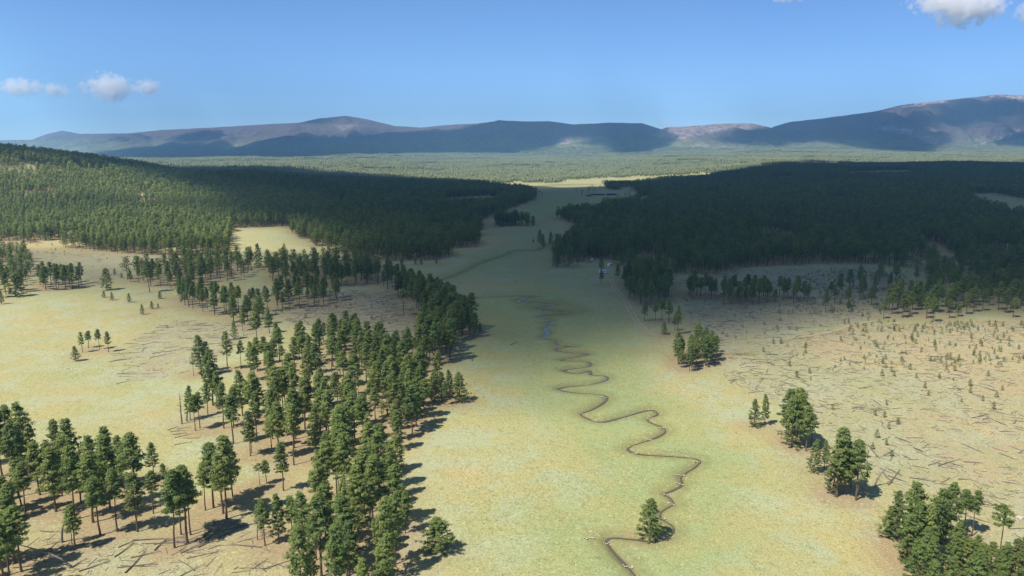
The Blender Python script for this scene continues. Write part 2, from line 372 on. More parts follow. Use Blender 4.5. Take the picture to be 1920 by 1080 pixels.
def pine(kind, lod, seed):
    """a pine 20 m tall; returns trunk and crown geometry"""
    q = random.Random(seed); Hh = 20.0
    cb, Rr = {'mature': (q.uniform(.36, .52), q.uniform(2.5, 3.2)), 'mid': (q.uniform(.2, .34), q.uniform(2.9, 3.6)), 'young': (.08, 4.6), 'broad': (.03, 7.6), 'sparse': (.45, 2.6), 'topknot': (.66, 3.4)}[kind]
    TV, TF = [], []
    lean = q.uniform(-.5, .5), q.uniform(-.5, .5)
    ax = lambda z: Vector((lean[0] * (z / Hh) ** 2 + .12 * math.sin(z * .5 + seed), lean[1] * (z / Hh) ** 2, z))
    zs = [-.6, 1.2, 4, 8, 12, 16, 19.3] if lod < 2 else [-.6, 8, 18]
    r0 = .25 if kind != 'broad' else .5
    tube(TV, TF, [ax(z) if z > 0 else Vector((0, 0, z)) for z in zs], [r0 * (1 - .93 * max(0, z) / Hh) * (1.25 if z < 0 else 1) for z in zs], (7, 5, 3)[lod])
    leaves = []                                # centre, clump centre, tint, size
    nl = {0: {'mature': 60, 'mid': 74, 'young': 84, 'broad': 110, 'sparse': 30, 'topknot': 34}, 1: dict(mature=26, mid=30, young=34, broad=40, sparse=14, topknot=16), 2: dict(mature=13, mid=15, young=16, broad=18, sparse=8, topknot=8)}[lod][kind]
    gap = q.uniform(0, 6.28)
    for i in range(nl):
        t = (i + q.random()) / nl; t = t ** .92
        z = Hh * (cb + (1 - cb) * t * .97)
        if kind in ('young', 'broad'): pr = Rr * ((1 - t) ** .72) * (.62 + .38 * min(1, t * 6)) + .25
        elif kind == 'topknot': pr = Rr * math.sin(math.pi * (.2 + .75 * t))
        else: pr = Rr * ((1 - t) ** .78) * (.62 + .38 * min(1, t * 3.5)) + .25
        az = i * 2.39996 + q.uniform(-.5, .5)
        L = pr * q.uniform(.5, 1.2) * (1 - .28 * max(0, math.cos(az - gap)) * q.random())
        up = q.uniform(-.05, .22) + .35 * t
        d = Vector((math.cos(az), math.sin(az), up)); s = ax(z)
        if lod < 2 and L > .8: tube(TV, TF, [s, s + d * L * .55, s + d * L * .93 + Vector((0, 0, .12 * L))], [.075 * (1.3 - t), .05, .02], 3)
        nc = (3 if L > 1.5 else 2) if lod == 0 else (2 if L > 1.8 and lod == 1 else 1)
        for c in range(nc):
            f = 1 - .3 * c / max(1, nc - 1) * q.uniform(.7, 1.5) if nc > 1 else .72
            cc = s + d * L * f + Vector((q.uniform(-.35, .35), q.uniform(-.35, .35), .15 + q.uniform(-.2, .25))) * (1 if lod < 2 else 1.5)
            cr = (q.uniform(.42, .8) if lod == 0 else q.uniform(.95, 1.35) if lod == 1 else q.uniform(1.3, 1.9)) * (1.25 if kind == 'broad' else 1)
            leaves.append((cc, cr, q.random()))
    nleaf = int((22, 12, 8)[lod] * (1.6 if kind == 'broad' else 1)); ls = (.40, .72, 1.2)[lod]
    if kind == 'sparse': nleaf = int(nleaf * .5)
    CV, CN, CT = [], [], []
    axis = Vector((0, 0, Hh * (cb + 1) / 2))
    for cc, cr, tt in leaves:
        for _ in range(nleaf):
            v = Vector((q.gauss(0, 1), q.gauss(0, 1), q.gauss(0, 1))).normalized()
            o = v * cr * q.uniform(.35, 1) ** .6; o.z *= .5
            p = cc + o
            a = (v + Vector((q.gauss(0, .6), q.gauss(0, .6), q.gauss(.25, .6)))).normalized(); b = a.cross(Vector((q.gauss(0, 1), q.gauss(0, 1), q.gauss(0, 1)))).normalized()
            s = ls * q.uniform(.6, 1.3)
            out = Vector((cc.x, cc.y, (cc.z - axis.z) * .5)); out = out.normalized() if out.length > .1 else Vector((0, 0, 1))
            nn = (v * .9 + out * .6 + Vector((0, 0, .6 if lod == 0 else .35))).normalized()
            if lod == 0:
                rv = Vector((q.gauss(0, 1), q.gauss(0, 1), q.gauss(0, 1))).normalized(); a = (rv - nn * rv.dot(nn) * .8).normalized()
                b = (nn.cross(a) + Vector((q.gauss(0, .3), q.gauss(0, .3), q.gauss(0, .3)))).normalized()
            l1 = -1 if (b.cross(a)).dot(nn) < 0 else 1
            CV += [tuple(p - b * s * .42 * l1), tuple(p + b * s * .42 * l1), tuple(p + a * s * 1.25)]
            CN += [tuple(nn)] * 3
            ti = min(1, max(0, .25 + .5 * tt + q.uniform(-.2, .25))); CT += [ti] * 3
    return TV, TF, CV, CN, CT

def crown_mesh(name, CV, CN, CT):
    n = len(CV); me = mesh_from(name, CV, [(i, i + 1, i + 2) for i in range(0, n, 3)], [M_CROWN], True)
    me.normals_split_custom_set_from_vertices(CN); vattr(me, 'tint', CT); return me
def whole_mesh(name, g):
    TV, TF, CV, CN, CT = g; nt_ = len(TV)
    me = mesh_from(name, TV + CV, TF + [(nt_ + i, nt_ + i + 1, nt_ + i + 2) for i in range(0, len(CV), 3)], [M_BARK, M_CROWN], True)
    mi = np.zeros(len(TF) + len(CV) // 3, np.int32); mi[len(TF):] = 1; me.polygons.foreach_set('material_index', mi)
    nv = []
    for v in me.vertices: nv.append(tuple(v.normal))
    for i, c in enumerate(CN): nv[nt_ + i] = c
    me.normals_split_custom_set_from_vertices(nv); vattr(me, 'tint', [0] * nt_ + CT); return me

KINDS = ['mature'] * 5 + ['mid'] * 4 + ['young'] * 3 + ['broad'] * 2 + ['sparse', 'topknot']
VAR = {}
for i, kd in enumerate(KINDS):
    g = pine(kd, 0, 100 + i)
    VAR.setdefault(kd, []).append((mesh_from('trunk', g[0], g[1], [M_BARK], True), crown_mesh('crown', *g[2:]), g))

# ------------------------------------------------------------------ where the pines stand (pixel outlines of their feet on the ground)
# (name phrase, polygon, spacing in metres, heights, kinds)
MM = ['mature', 'mature', 'mature', 'mid']; MD = ['mature', 'mid']; YY_ = ['young', 'mid']
GROVES = [
 ('sunny grove at bottom left', [(-120, 880), (0, 868), (35, 868), (60, 905), (110, 890), (150, 905), (210, 915), (240, 930), (270, 960), (290, 975), (240, 1000), (170, 1012), (120, 960), (60, 960), (0, 985), (-120, 1010)], 6.6, (17, 22), MM),
 ('bottom left corner grove', [(-150, 1050), (30, 1050), (60, 1085), (40, 1130), (-150, 1150)], 6.0, (17, 20), MM),
 ('sunlit upper centre left grove', [(495, 672), (560, 658), (610, 668), (690, 690), (700, 720), (640, 760), (590, 745), (520, 738), (470, 715)], 8.2, (15, 18.5), MM),
 ('thick middle of centre left grove', [(415, 812), (440, 790), (520, 775), (560, 790), (600, 765), (650, 775), (668, 800), (700, 850), (640, 890), (590, 880), (560, 895), (500, 850), (452, 850)], 7.2, (16, 20), MM),
 ('meadow edge of centre left grove', [(700, 725), (745, 700), (800, 715), (865, 745), (862, 758), (815, 768), (800, 800), (780, 825), (745, 850), (715, 825), (700, 780)], 5.8, (14, 19), ['mid', 'mid', 'young', 'mature']),
 ('big front grove by open meadow', [(575, 965), (600, 930), (640, 905), (690, 895), (730, 915), (762, 960), (772, 990), (735, 1010), (745, 1055), (720, 1090), (735, 1160), (560, 1160), (548, 1085), (560, 1030)], 5.6, (15, 20), ['mature', 'mid', 'mid']),
 ('shaded top of centre left grove', [(600, 640), (640, 632), (700, 655), (740, 668), (790, 672), (800, 690), (720, 705), (640, 680)], 6.6, (14, 17), MD),
 ('dark curved grove by valley meadow', [(742, 545), (760, 548), (800, 562), (850, 590), (893, 620), (890, 634), (850, 640), (845, 680), (815, 688), (790, 660), (800, 620), (790, 590), (770, 565), (742, 558)], 5.0, (16, 20), ['mid', 'mature']),
 ('shaded row behind slash clearing', [(500, 525), (560, 540), (620, 538), (700, 536), (745, 548), (742, 528), (700, 510), (640, 500), (560, 500), (500, 502)], 7.5, (15, 18), MM),
 ('shaded row above left slash field', [(330, 570), (380, 585), (440, 605), (490, 620), (500, 600), (480, 580), (430, 575), (380, 562), (330, 552)], 7.5, (13, 16.5), MD),
 ('shaded belt beside bright pocket meadow', [(235, 530), (290, 540), (350, 545), (400, 530), (460, 520), (480, 500), (420, 492), (350, 500), (290, 512), (240, 515)], 8.0, (14, 18), MD),
 ('small dark clump near left edge', [(70, 545), (105, 546), (150, 540), (158, 530), (120, 525), (75, 530)], 6.5, (14, 17), ['mid', 'mature']),
 ('shaded trees at far left edge', [(-200, 560), (0, 560), (45, 552), (60, 510), (50, 480), (0, 475), (-200, 480)], 10, (14, 17), ['mid', 'mature']),
 ('shaded stand before slash clearing', [(500, 585), (560, 580), (600, 572), (632, 575), (640, 560), (600, 552), (530, 556), (500, 568)], 8.5, (14, 17), ['mature']),
 ('sunlit clump beside dirt track', [(1262, 690), (1290, 700), (1335, 682), (1345, 660), (1310, 655), (1270, 668)], 4.6, (11, 14.5), ['mid', 'mature']),
 ('shaded row in right clearing', [(1285, 556), (1340, 564), (1400, 575), (1470, 568), (1520, 573), (1522, 560), (1460, 553), (1380, 556), (1290, 545)], 6.2, (12, 15), ['mature', 'mature', 'mid', 'topknot']),
 ('shaded edge of right forest', [(1655, 600), (1700, 598), (1760, 606), (1830, 590), (1880, 590), (1930, 606), (2100, 606), (2100, 520), (1880, 520), (1800, 512), (1730, 515), (1745, 548), (1660, 580)], 8.5, (13, 18), MD),
 ('shaded scatter in right clearing', [(1540, 590), (1660, 590), (1700, 545), (1700, 515), (1640, 520), (1560, 555)], 14, (11, 15), ['mature', 'topknot', 'sparse']),
 ('shaded tongue above dirt track', [(1168, 530), (1180, 560), (1200, 574), (1235, 578), (1255, 560), (1250, 520), (1200, 515)], 5.6, (14, 18), MD),
 ('bottom right grove', [(1700, 1130), (1730, 1090), (1780, 1068), (1840, 1075), (1880, 1090), (1960, 1080), (2100, 1090), (2100, 1160), (1720, 1170)], 5.4, (12, 15), ['mid', 'young', 'mature']),
]
CAMP = [(1098, 500), (1098, 486), (1118, 486), (1150, 493), (1160, 505), (1175, 545), (1100, 545)]
LEFT_WOOD = [(-900, 452), (0, 452), (100, 462), (180, 470), (250, 478), (350, 481), (425, 479), (434, 455), (430, 428), (540, 424), (560, 445), (600, 468), (650, 480), (740, 492), (783, 488), (840, 490), (877, 482),
             (893, 465), (898, 440), (900, 412), (925, 405), (967, 389), (1002, 375), (1004, 364), (985, 357), (930, 351), (860, 345), (800, 330), (700, 150), (-900, 150)]
LEFT_CLUMP = [(925, 418), (988, 419), (990, 425), (925, 426)]
RIGHT_WOOD = [(1034, 409), (1069, 418), (1087, 431), (1086, 442), (1046, 465), (1035, 492), (1046, 504), (1078, 510), (1095, 497), (1114, 486), (1150, 490), (1170, 515), (1200, 520), (1250, 520), (1290, 516), (1340, 516), (1400, 502),
              (1500, 497), (1600, 494), (1650, 497), (1700, 502), (1735, 512), (1800, 512), (1880, 520), (1920, 525), (2600, 540), (2600, 200), (1450, 200), (1430, 318), (1340, 332), (1250, 339), (1190, 346), (1128, 349), (1150, 356), (1215, 362), (1200, 368), (1190, 382), (1165, 388), (1128, 390), (1110, 401), (1075, 404)]
ROAD_CUTS = [[(1722, 456), (1752, 455), (1785, 480), (1800, 522), (1765, 520), (1745, 492)], [(1812, 508), (1858, 516), (1885, 560), (1850, 566), (1825, 535)]]
HOLES = ROAD_CUTS + [[(1195, 372), (1215, 368), (1226, 384), (1200, 390)], [(1160, 352), (1190, 350), (1196, 358), (1165, 360)], [(1560, 372), (1580, 371), (1586, 384), (1562, 384)],
         [(1810, 366), (1860, 362), (1925, 374), (2000, 390), (1980, 412), (1900, 404), (1840, 386)], [(1585, 322), (1705, 319), (1712, 330), (1588, 333)], [(1322, 361), (1350, 360), (1352, 372), (1324, 373)],
         [(1445, 332), (1488, 331), (1490, 342), (1448, 342)], [(830, 372), (915, 367), (940, 374), (930, 384), (840, 386)]]
FAR_CLEAR = [[(895, 346), (985, 344), (1055, 345), (1062, 338), (1110, 336), (1160, 334), (1240, 331), (1310, 327), (1400, 325), (1400, 328), (1330, 332), (1270, 338), (1215, 343), (1120, 351), (1000, 353), (940, 351)],
             [(880, 335), (905, 334), (905, 337), (885, 338)]]

PX_HAND = [ # foot x, foot y, top y, kind
 (75, 928, 827, 'mature'), (93, 920, 830, 'mature'), (107, 895, 787, 'mid'), (60, 890, 750, 'mid'), (28, 885, 757, 'mid'), (4, 892, 763, 'mid'), (135, 900, 783, 'mid'), (172, 915, 813, 'mid'), (203, 915, 797, 'mid'), (230, 915, 815, 'mid'), (289, 897, 828, 'mid'), (307, 897, 868, 'young'),
 (188, 1003, 893, 'mature'), (220, 997, 880, 'mature'), (258, 997, 887, 'mature'), (288, 963, 883, 'mature'), (328, 1027, 880, 'mature'), (352, 1018, 872, 'mature'), (358, 1003, 880, 'mature'), (340, 1003, 885, 'mature'),
 (401, 952, 830, 'mid'), (385, 957, 868, 'mature'), (425, 973, 817, 'mature'), (437, 933, 826, 'mid'), (418, 963, 850, 'mature'), (500, 907, 862, 'mature'), (532, 920, 828, 'mature'), (487, 910, 868, 'topknot'), (497, 1023, 935, 'mature'), (483, 1013, 945, 'sparse'), (523, 1016, 925, 'mid'), (550, 1010, 930, 'mature'),
 (142, 1030, 945, 'mature'), (135, 1020, 950, 'mature'), (152, 942, 853, 'mature'), (17, 1078, 970, 'mature'), (41, 1072, 948, 'mature'), (48, 962, 866, 'mature'), (40, 950, 863, 'mature'), (15, 977, 893, 'mature'), (8, 965, 890, 'mature'),
 (363, 705, 660, 'sparse'), (378, 705, 627, 'mid'), (388, 697, 640, 'mature'), (427, 693, 621, 'mature'), (452, 688, 638, 'mature'), (470, 697, 640, 'mature'), (483, 697, 632, 'mature'), (513, 702, 636, 'mature'), (400, 760, 655, 'mid'), (407, 765, 695, 'mid'), (357, 787, 722, 'mid'), (375, 803, 735, 'mature'), (366, 808, 740, 'mature'),
 (390, 778, 716, 'mature'), (420, 803, 718, 'mature'), (438, 803, 725, 'mature'), (455, 780, 692, 'mid'), (485, 785, 708, 'mid'), (470, 855, 770, 'mid'), (472, 850, 790, 'mature'),
 (530, 770, 690, 'mature'), (552, 768, 680, 'mature'), (575, 770, 690, 'mature'), (602, 762, 690, 'mature'), (535, 768, 700, 'mid'), (624, 735, 700, 'young'), (440, 636, 600, 'young'), (455, 620, 585, 'mature'), (482, 648, 585, 'mature'), (505, 625, 578, 'mid'),
 (673, 755, 690, 'sparse'), (695, 768, 715, 'mature'), (716, 797, 750, 'sparse'), (628, 745, 708, 'topknot'), (634, 910, 830, 'mature'), (742, 884, 815, 'young', 1.35), (713, 820, 795, 'young'),
 (822, 1034, 968, 'broad', 1.25), (1218, 1005, 934, 'broad', 1.0), (760, 1000, 920, 'mid'), (722, 1022, 960, 'mature'), (710, 1040, 965, 'mature'), (862, 753, 697, 'broad', 1.1), (815, 751, 695, 'broad', 1.1), (740, 760, 665, 'mid'),
 (143, 677, 648, 'young'), (155, 661, 622, 'mature'), (166, 652, 620, 'mature'), (187, 655, 617, 'mature'), (204, 660, 621, 'mature'),
 (201, 544, 502, 'young', 1.25), (281, 548, 490, 'mature'), (195, 558, 545, 'young'), (210, 563, 547, 'young'), (242, 567, 549, 'young'), (267, 590, 570, 'young'), (285, 579, 564, 'young'), (297, 578, 568, 'young'), (300, 560, 546, 'young'), (215, 516, 503, 'young'), (228, 521, 511, 'young'),
 (30, 556, 512, 'broad'), (3, 570, 544, 'young'), (440, 553, 538, 'young'), (467, 555, 541, 'young'), (486, 502, 456, 'young'), (533, 471, 456, 'young'), (497, 556, 535, 'broad'), (427, 527, 478, 'mature'), (380, 530, 480, 'mid'),
 (521, 579, 545, 'mature'), (530, 580, 546, 'mature'), (557, 567, 538, 'mature'), (590, 576, 535, 'mature'), (607, 571, 530, 'mature'), (619, 576, 540, 'sparse'), (757, 592, 542, 'topknot'), (781, 577, 522, 'mature'), (810, 625, 586, 'mid'), (845, 627, 575, 'mid'), (849, 649, 622, 'mid'), (881, 628, 570, 'mid'), (866, 634, 578, 'mid'), (892, 625, 600, 'mature'), (900, 622, 604, 'young'),
 (753, 498, 482, 'young'), (779, 496, 485, 'young'), (790, 496, 484, 'young'), (818, 495, 483, 'young'), (1000, 676 - 252, 404, 'young'), (999, 421, 404, 'young'),
 (1012, 456, 429, 'broad', .62), (1018, 463, 438, 'broad', .62), (1032, 457, 433, 'broad', .62), (1000, 455, 447, 'broad', .7), (1127, 533, 506, 'mid'), (1127, 512, 482, 'mid'), (1158, 519, 493, 'young'),
 (1208, 602, 562, 'mid'), (1229, 602, 568, 'mature'), (1241, 601, 560, 'mature'), (1254, 606, 562, 'mature'), (1245, 627, 603, 'young'), (1270, 627, 572, 'mature'), (1265, 620, 585, 'mid'),
 (1291, 553, 520, 'mature'), (1298, 562, 525, 'mature'), (1314, 561, 520, 'mature'), (1333, 562, 520, 'mature'), (1357, 572, 525, 'mature'), (1649, 528, 488, 'mature'), (1679, 527, 492, 'mature'), (1718, 530, 495, 'mid'), (1705, 590, 545, 'mature'),
 (1414, 801, 747, 'broad', .8), (1434, 797, 738, 'mid'), (1484, 838, 745, 'young'), (1494, 832, 728, 'mature'), (1500, 836, 735, 'mature'), (1478, 820, 728, 'mid'), (1511, 846, 760, 'mature'), (1521, 832, 775, 'mature'),
 (1526, 886, 822, 'young'), (1545, 880, 825, 'mid'), (1568, 932, 800, 'mid'), (1582, 925, 835, 'mid'), (1561, 925, 850, 'young'), (1605, 938, 825, 'mid'), (1595, 915, 840, 'mature'),
 (1665, 1008, 950, 'young'), (1680, 1012, 920, 'young'), (1710, 1040, 900, 'mid'), (1718, 1062, 940, 'young'), (1700, 1060, 960, 'young'), (1748, 1058, 935, 'mature'), (1772, 1015, 902, 'mid'), (1755, 1045, 915, 'mid'), (1738, 1065, 945, 'mature'),
 (1808, 995, 918, 'mature'), (1822, 1005, 920, 'mature'), (1872, 1060, 948, 'topknot'), (1855, 1070, 1015, 'mature'), (1900, 1095, 1010, 'mid'), (1780, 1100, 1005, 'young'), (1810, 1105, 1010, 'mid'), (1840, 1095, 1020, 'mid'), (1830, 1078, 1005, 'mature'), (1866, 1088, 1028, 'mid'), (1908, 1070, 1005, 'mature'), (1885, 1105, 1040, 'young'), (1925, 1085, 1015, 'mid'),
]
def region_of(px, py):
    if px < 320 and py > 1035: return 'bottom left corner grove'
    if px < 320 and py > 840: return 'sunny grove at bottom left'
    if py > 860 and px < 470: return 'stand between two left groves'
    if py > 860 and px < 560: return 'gap left of big front grove'
    if py > 830 and px < 730: return 'big front grove by open meadow'
    if px > 1640 and py > 880: return 'bottom right grove'
    if px > 1500 and py > 860: return 'middle clump on right meadow edge'
    if px > 1450 and py > 790: return 'tall clump on right meadow edge'
    if px > 1390 and py > 770: return 'small pair on right meadow edge'
    if 1240 < px < 1360 and 640 < py < 720: return 'sunlit clump beside dirt track'
    if px > 1270: return 'shaded clearing at right'
    if px > 1090: return 'camp edge of right forest'
    if px > 950 and py < 500: return 'middle of shaded valley meadow'
    if px < 250 and 600 < py < 700: return 'lone group on left meadow'
    if px < 320 and py < 600: return 'scatter along left meadow edge'
    if px > 740 and py < 660: return 'dark curved grove by valley meadow'
    if px > 700: return 'meadow edge of centre left grove'
    if py > 600: return 'upper centre left grove'
    if py < 515: return 'bright pocket meadow at left'
    return 'shaded mid left clearing'

trees = []     # dict(x, y, h, wr, kind, region)
occ = {}
def free(x, y, d):
    cx, cyy = int(x // 8), int(y // 8); 
    m = int(d // 8) + 1
    for a in range(-m, m + 1):
        for b in range(-m, m + 1):
            for (u, v) in occ.get((cx + a, cyy + b), ()):
                if (u - x) ** 2 + (v - y) ** 2 < d * d: return False
    return True
def put(x, y): occ.setdefault((int(x // 8), int(y // 8)), []).append((x, y))
for (px, py, ty, kd, *ww) in PX_HAND:
    x, y, z = ground(px, py)
    d = y * CP + (CAMZ - z) * SP
    # height from the sight line to the top, at the same world y
    _, zt = at_depth(px, ty, y); h = max(1.5, zt - z)
    trees.append(dict(x=x, y=y, z=z, h=h, kind=kd, region=region_of(px, py), w=(ww[0] if ww else 1.0), hand=True)); put(x, y)
for (nm, poly, sp, hr, kinds) in GROVES:
    P = np.array([to_ground(*p) for p in poly])
    x0, y0 = P.min(0); x1, y1 = P.max(0); area = (x1 - x0) * (y1 - y0)
    for _ in range(int(area / sp ** 2 * 6)):
        x, y = R.uniform(x0, x1), R.uniform(y0, y1)
        z = float(gz(x, y)); a, b = project(x, y, z)
        if not inpoly(a, b, poly): continue
        if not free(x, y, sp * R.uniform(.72, 1.1)): continue
        put(x, y)
        kd = R.choice(kinds); h = R.uniform(*hr) * (R.uniform(.6, .95) if R.random() < .28 else 1)
        trees.append(dict(x=x, y=y, z=z, h=h, kind=kd, region=nm, w=1.0, hand=False))
for t in trees:
    a, b = project(t['x'], t['y'], t['z']); t['px'], t['py'] = float(a), float(b)
    t['size'] = t['h'] / t['y'] + (10 if t['hand'] else 0); t['inview'] = -25 < a < 1945 and b < 1190
cand = sorted([t for t in trees if t['inview']], key=lambda t: -t['size'])
SOLO = cand[:300]; ids = set(id(t) for t in SOLO)
REST = [t for t in trees if id(t) not in ids]
print('trees', len(trees), 'solo', len(SOLO))

# dense woods, as world-space jittered grids
def jitter(x0, x1, y0, y1, sp, seed):
    g = np.random.default_rng(seed)
    xs, ys = np.meshgrid(np.arange(x0, x1, sp), np.arange(y0, y1, sp)); n = xs.size
    x = xs.ravel() + g.uniform(-.48, .48, n) * sp; y = ys.ravel() + g.uniform(-.48, .48, n) * sp
    return x, y, g
def in_view(x, y, m=0.80): return np.abs(x) < y * m + 60
WX, WY, WH = [], [], []
for poly, lim, seed, sp in ((LEFT_WOOD, (-2300, 250, 380, 2350), 1, 6.6), (LEFT_CLUMP, (-60, 60, 700, 1100), 2, 5.5), (RIGHT_WOOD, (20, 2600, 300, 3050), 3, 6.6)):
    x, y, g = jitter(*lim, sp, seed)
    keep = in_view(x, y); x, y = x[keep], y[keep]
    z = gz(x, y); a, b = project(x, y, z)
    a2 = a + (noise(x, y, 30, 9) - .5) * 14
    b2 = b + (noise(x, y, 25, 19) - .5) * 3.2
    k = inpoly(a2, b2, poly)
    for hpoly in HOLES + [CAMP]: k &= ~inpoly(a, b, hpoly)
    dens = fbm(x, y, 95, 33, 3) + .35 * smooth((y - 500) / 500)
    k &= dens > 0.40 + .1 * g.random(len(x))
    k &= ~((fbm(x, y, 60, 91, 2) > .70) & (g.random(len(x)) < .8))
    k &= ~((y < 2300) & (x > -250) & (x < 120) & (b > 345) & (poly is LEFT_WOOD) & (dens < .5))
    x, y = x[k], y[k]
    WX.append(x); WY.append(y); WH.append((12 + 6.5 * g.random(len(x))) * np.where(g.random(len(x)) < .2, .7, 1) * (.85 + .3 * noise(x, y, 120, 71)))
# a few stragglers on the far meadow
for (px, py, h) in [(985, 365, 12), (996, 362, 17), (1004, 364, 12), (1011, 364, 11), (1016, 368, 11), (1080, 361, 11), (1091, 368, 14), (1104, 361, 15), (1114, 358, 12), (1110, 354, 11), (1125, 355, 13), (1180, 368, 14), (1172, 372, 13), (1158, 380, 15), (1140, 384, 15), (1131, 388, 16), (1003, 377, 8)]:
    x, y = to_ground(px, py); WX.append(np.array([x])); WY.append(np.array([y])); WH.append(np.array([float(h)]))
WX, WY, WH = map(np.concatenate, (WX, WY, WH)); WZ = gz(WX, WY)
print('wood trees', len(WX))

def instancer(name, pts, rz, scl, idx, lod, sources, label):
    me = bpy.data.meshes.new(name); me.vertices.add(len(pts)); me.vertices.foreach_set('co', np.asarray(pts, np.float32).ravel())
    for nm, ty, v in (('rz', 'FLOAT', rz), ('idx', 'INT', idx), ('lod', 'INT', lod)):
        at = me.attributes.new(nm, ty, 'POINT'); at.data.foreach_set('value', np.asarray(v, np.float32 if ty == 'FLOAT' else np.int32))
    at = me.attributes.new('scl', 'FLOAT_VECTOR', 'POINT'); at.data.foreach_set('vector', np.asarray(scl, np.float32).ravel())
    o = link(name, me); tag(o, label, kind='stuff')
    ng = bpy.data.node_groups.new(name + '_scatter', 'GeometryNodeTree')
    ng.interface.new_socket('Geometry', in_out='INPUT', socket_type='NodeSocketGeometry'); ng.interface.new_socket('Geometry', in_out='OUTPUT', socket_type='NodeSocketGeometry')
    N, Lk = ng.nodes, ng.links
    gi = N.new('NodeGroupInput'); go = N.new('NodeGroupOutput'); jo = N.new('GeometryNodeJoinGeometry')
    def at_(nm, ty):
        a = N.new('GeometryNodeInputNamedAttribute'); a.data_type = ty; a.inputs[0].default_value = nm
        return next(s for s in a.outputs if s.enabled and s.name == 'Attribute')
    for lv, objs in sources.items():
        src = N.new('GeometryNodeJoinGeometry')
        for ob in objs:
            oi = N.new('GeometryNodeObjectInfo'); oi.inputs[0].default_value = ob; oi.inputs['As Instance'].default_value = True
            Lk.new(oi.outputs['Geometry'], src.inputs[0])
        ip = N.new('GeometryNodeInstanceOnPoints'); Lk.new(gi.outputs[0], ip.inputs['Points']); Lk.new(src.outputs[0], ip.inputs['Instance'])
        ip.inputs['Pick Instance'].default_value = True; Lk.new(at_('idx', 'INT'), ip.inputs['Instance Index'])
        cmpn = N.new('FunctionNodeCompare'); cmpn.data_type = 'INT'; cmpn.operation = 'EQUAL'
        ins = [s for s in cmpn.inputs if s.enabled]; Lk.new(at_('lod', 'INT'), ins[0]); ins[1].default_value = lv
        Lk.new(cmpn.outputs[0], ip.inputs['Selection'])
        cx = N.new('ShaderNodeCombineXYZ'); Lk.new(at_('rz', 'FLOAT'), cx.inputs[2]); Lk.new(cx.outputs[0], ip.inputs['Rotation'])
        Lk.new(at_('scl', 'FLOAT_VECTOR'), ip.inputs['Scale']); Lk.new(ip.outputs[0], jo.inputs[0])
    Lk.new(jo.outputs[0], go.inputs[0])
    md = o.modifiers.new('scatter', 'NODES'); md.node_group = ng
    return o
def proto(name, me): return bpy.data.objects.new(name, me)      # source geometry, linked into no collection

NEARP = [proto('pine_source', whole_mesh('pine_near', v[2])) for kd in ('mature', 'mid', 'mature') for v in VAR[kd]][:9]
MIDP = [proto('pine_source', whole_mesh('pine_mid', pine(kd, 1, 300 + i))) for i, kd in enumerate(['mature', 'mid', 'mature', 'mid', 'young', 'mature', 'mid', 'mature'])]
LOWP = [proto('pine_source', whole_mesh('pine_far', pine(kd, 2, 400 + i))) for i, kd in enumerate(['mature', 'mid', 'mid', 'mature', 'young', 'mid'])]
def wood(name, label, x, y, z, h, extra=()):
    x = np.concatenate([x, [t['x'] for t in extra]]); y = np.concatenate([y, [t['y'] for t in extra]]); z = np.concatenate([z, [t['z'] for t in extra]]); h = np.concatenate([h, [t['h'] for t in extra]])
    n = len(x); g = np.random.default_rng(len(x))
    lod = np.where(y < 520, 0, np.where(y < 1150, 1, 2))
    sw = h / 20 * g.uniform(1.05, 1.5, n) * np.where(lod == 2, 1.12, 1)
    return instancer(name, np.stack([x, y, z - .1], 1), g.uniform(0, 6.28, n), np.stack([sw, sw, h / 20], 1), g.integers(0, 1000, n), lod, {0: NEARP, 1: MIDP, 2: LOWP}, label)
wood('pine_forest', 'dense pine forest covering both sides of the valley', WX, WY, WZ, WH, REST)

# far woods on the plain: small stands of pines, about forty metres across each
kf = NB('distant_needles', 0.9, 0.05)
kf.color(kf.mix(kf.attr('tint'), (0.12, 0.145, 0.08), (0.235, 0.265, 0.145))); M_FARP = kf.m
def stand(seed):
    q = random.Random(seed); V, Fc, T = [], [], []
    for _ in range(20):
        x, y = q.uniform(-21, 21), q.uniform(-21, 21); h = q.uniform(9, 17); r = h * q.uniform(.14, .2); k = 5; b = len(V); zb = h * q.uniform(.1, .3)
        V.append((x, y, h)); a0 = q.random() * 6
        for ring, (rr, zz) in enumerate(((.62, .72), (1, .42))):
            for i in range(k):
                t = a0 + 6.283 * i / k + ring * .6; s = r * rr * q.uniform(.7, 1.25)
                V.append((x + s * math.cos(t), y + s * math.sin(t), h * zz * q.uniform(.9, 1.1)))
        V.append((x, y, zb))
        for i in range(k):
            j = (i + 1) % k
            Fc += [(b, b + 1 + i, b + 1 + j), (b + 1 + i, b + 1 + k + i, b + 1 + k + j, b + 1 + j), (b + 1 + k + i, b + 1 + 2 * k, b + 1 + k + j)]
        T += [q.uniform(.25, .7)] * (2 * k + 2)
    me = mesh_from('far_pines', V, Fc, [M_FARP], True); vattr(me, 'tint', T); return me
STANDS = [proto('stand_source', stand(500 + i)) for i in range(8)]

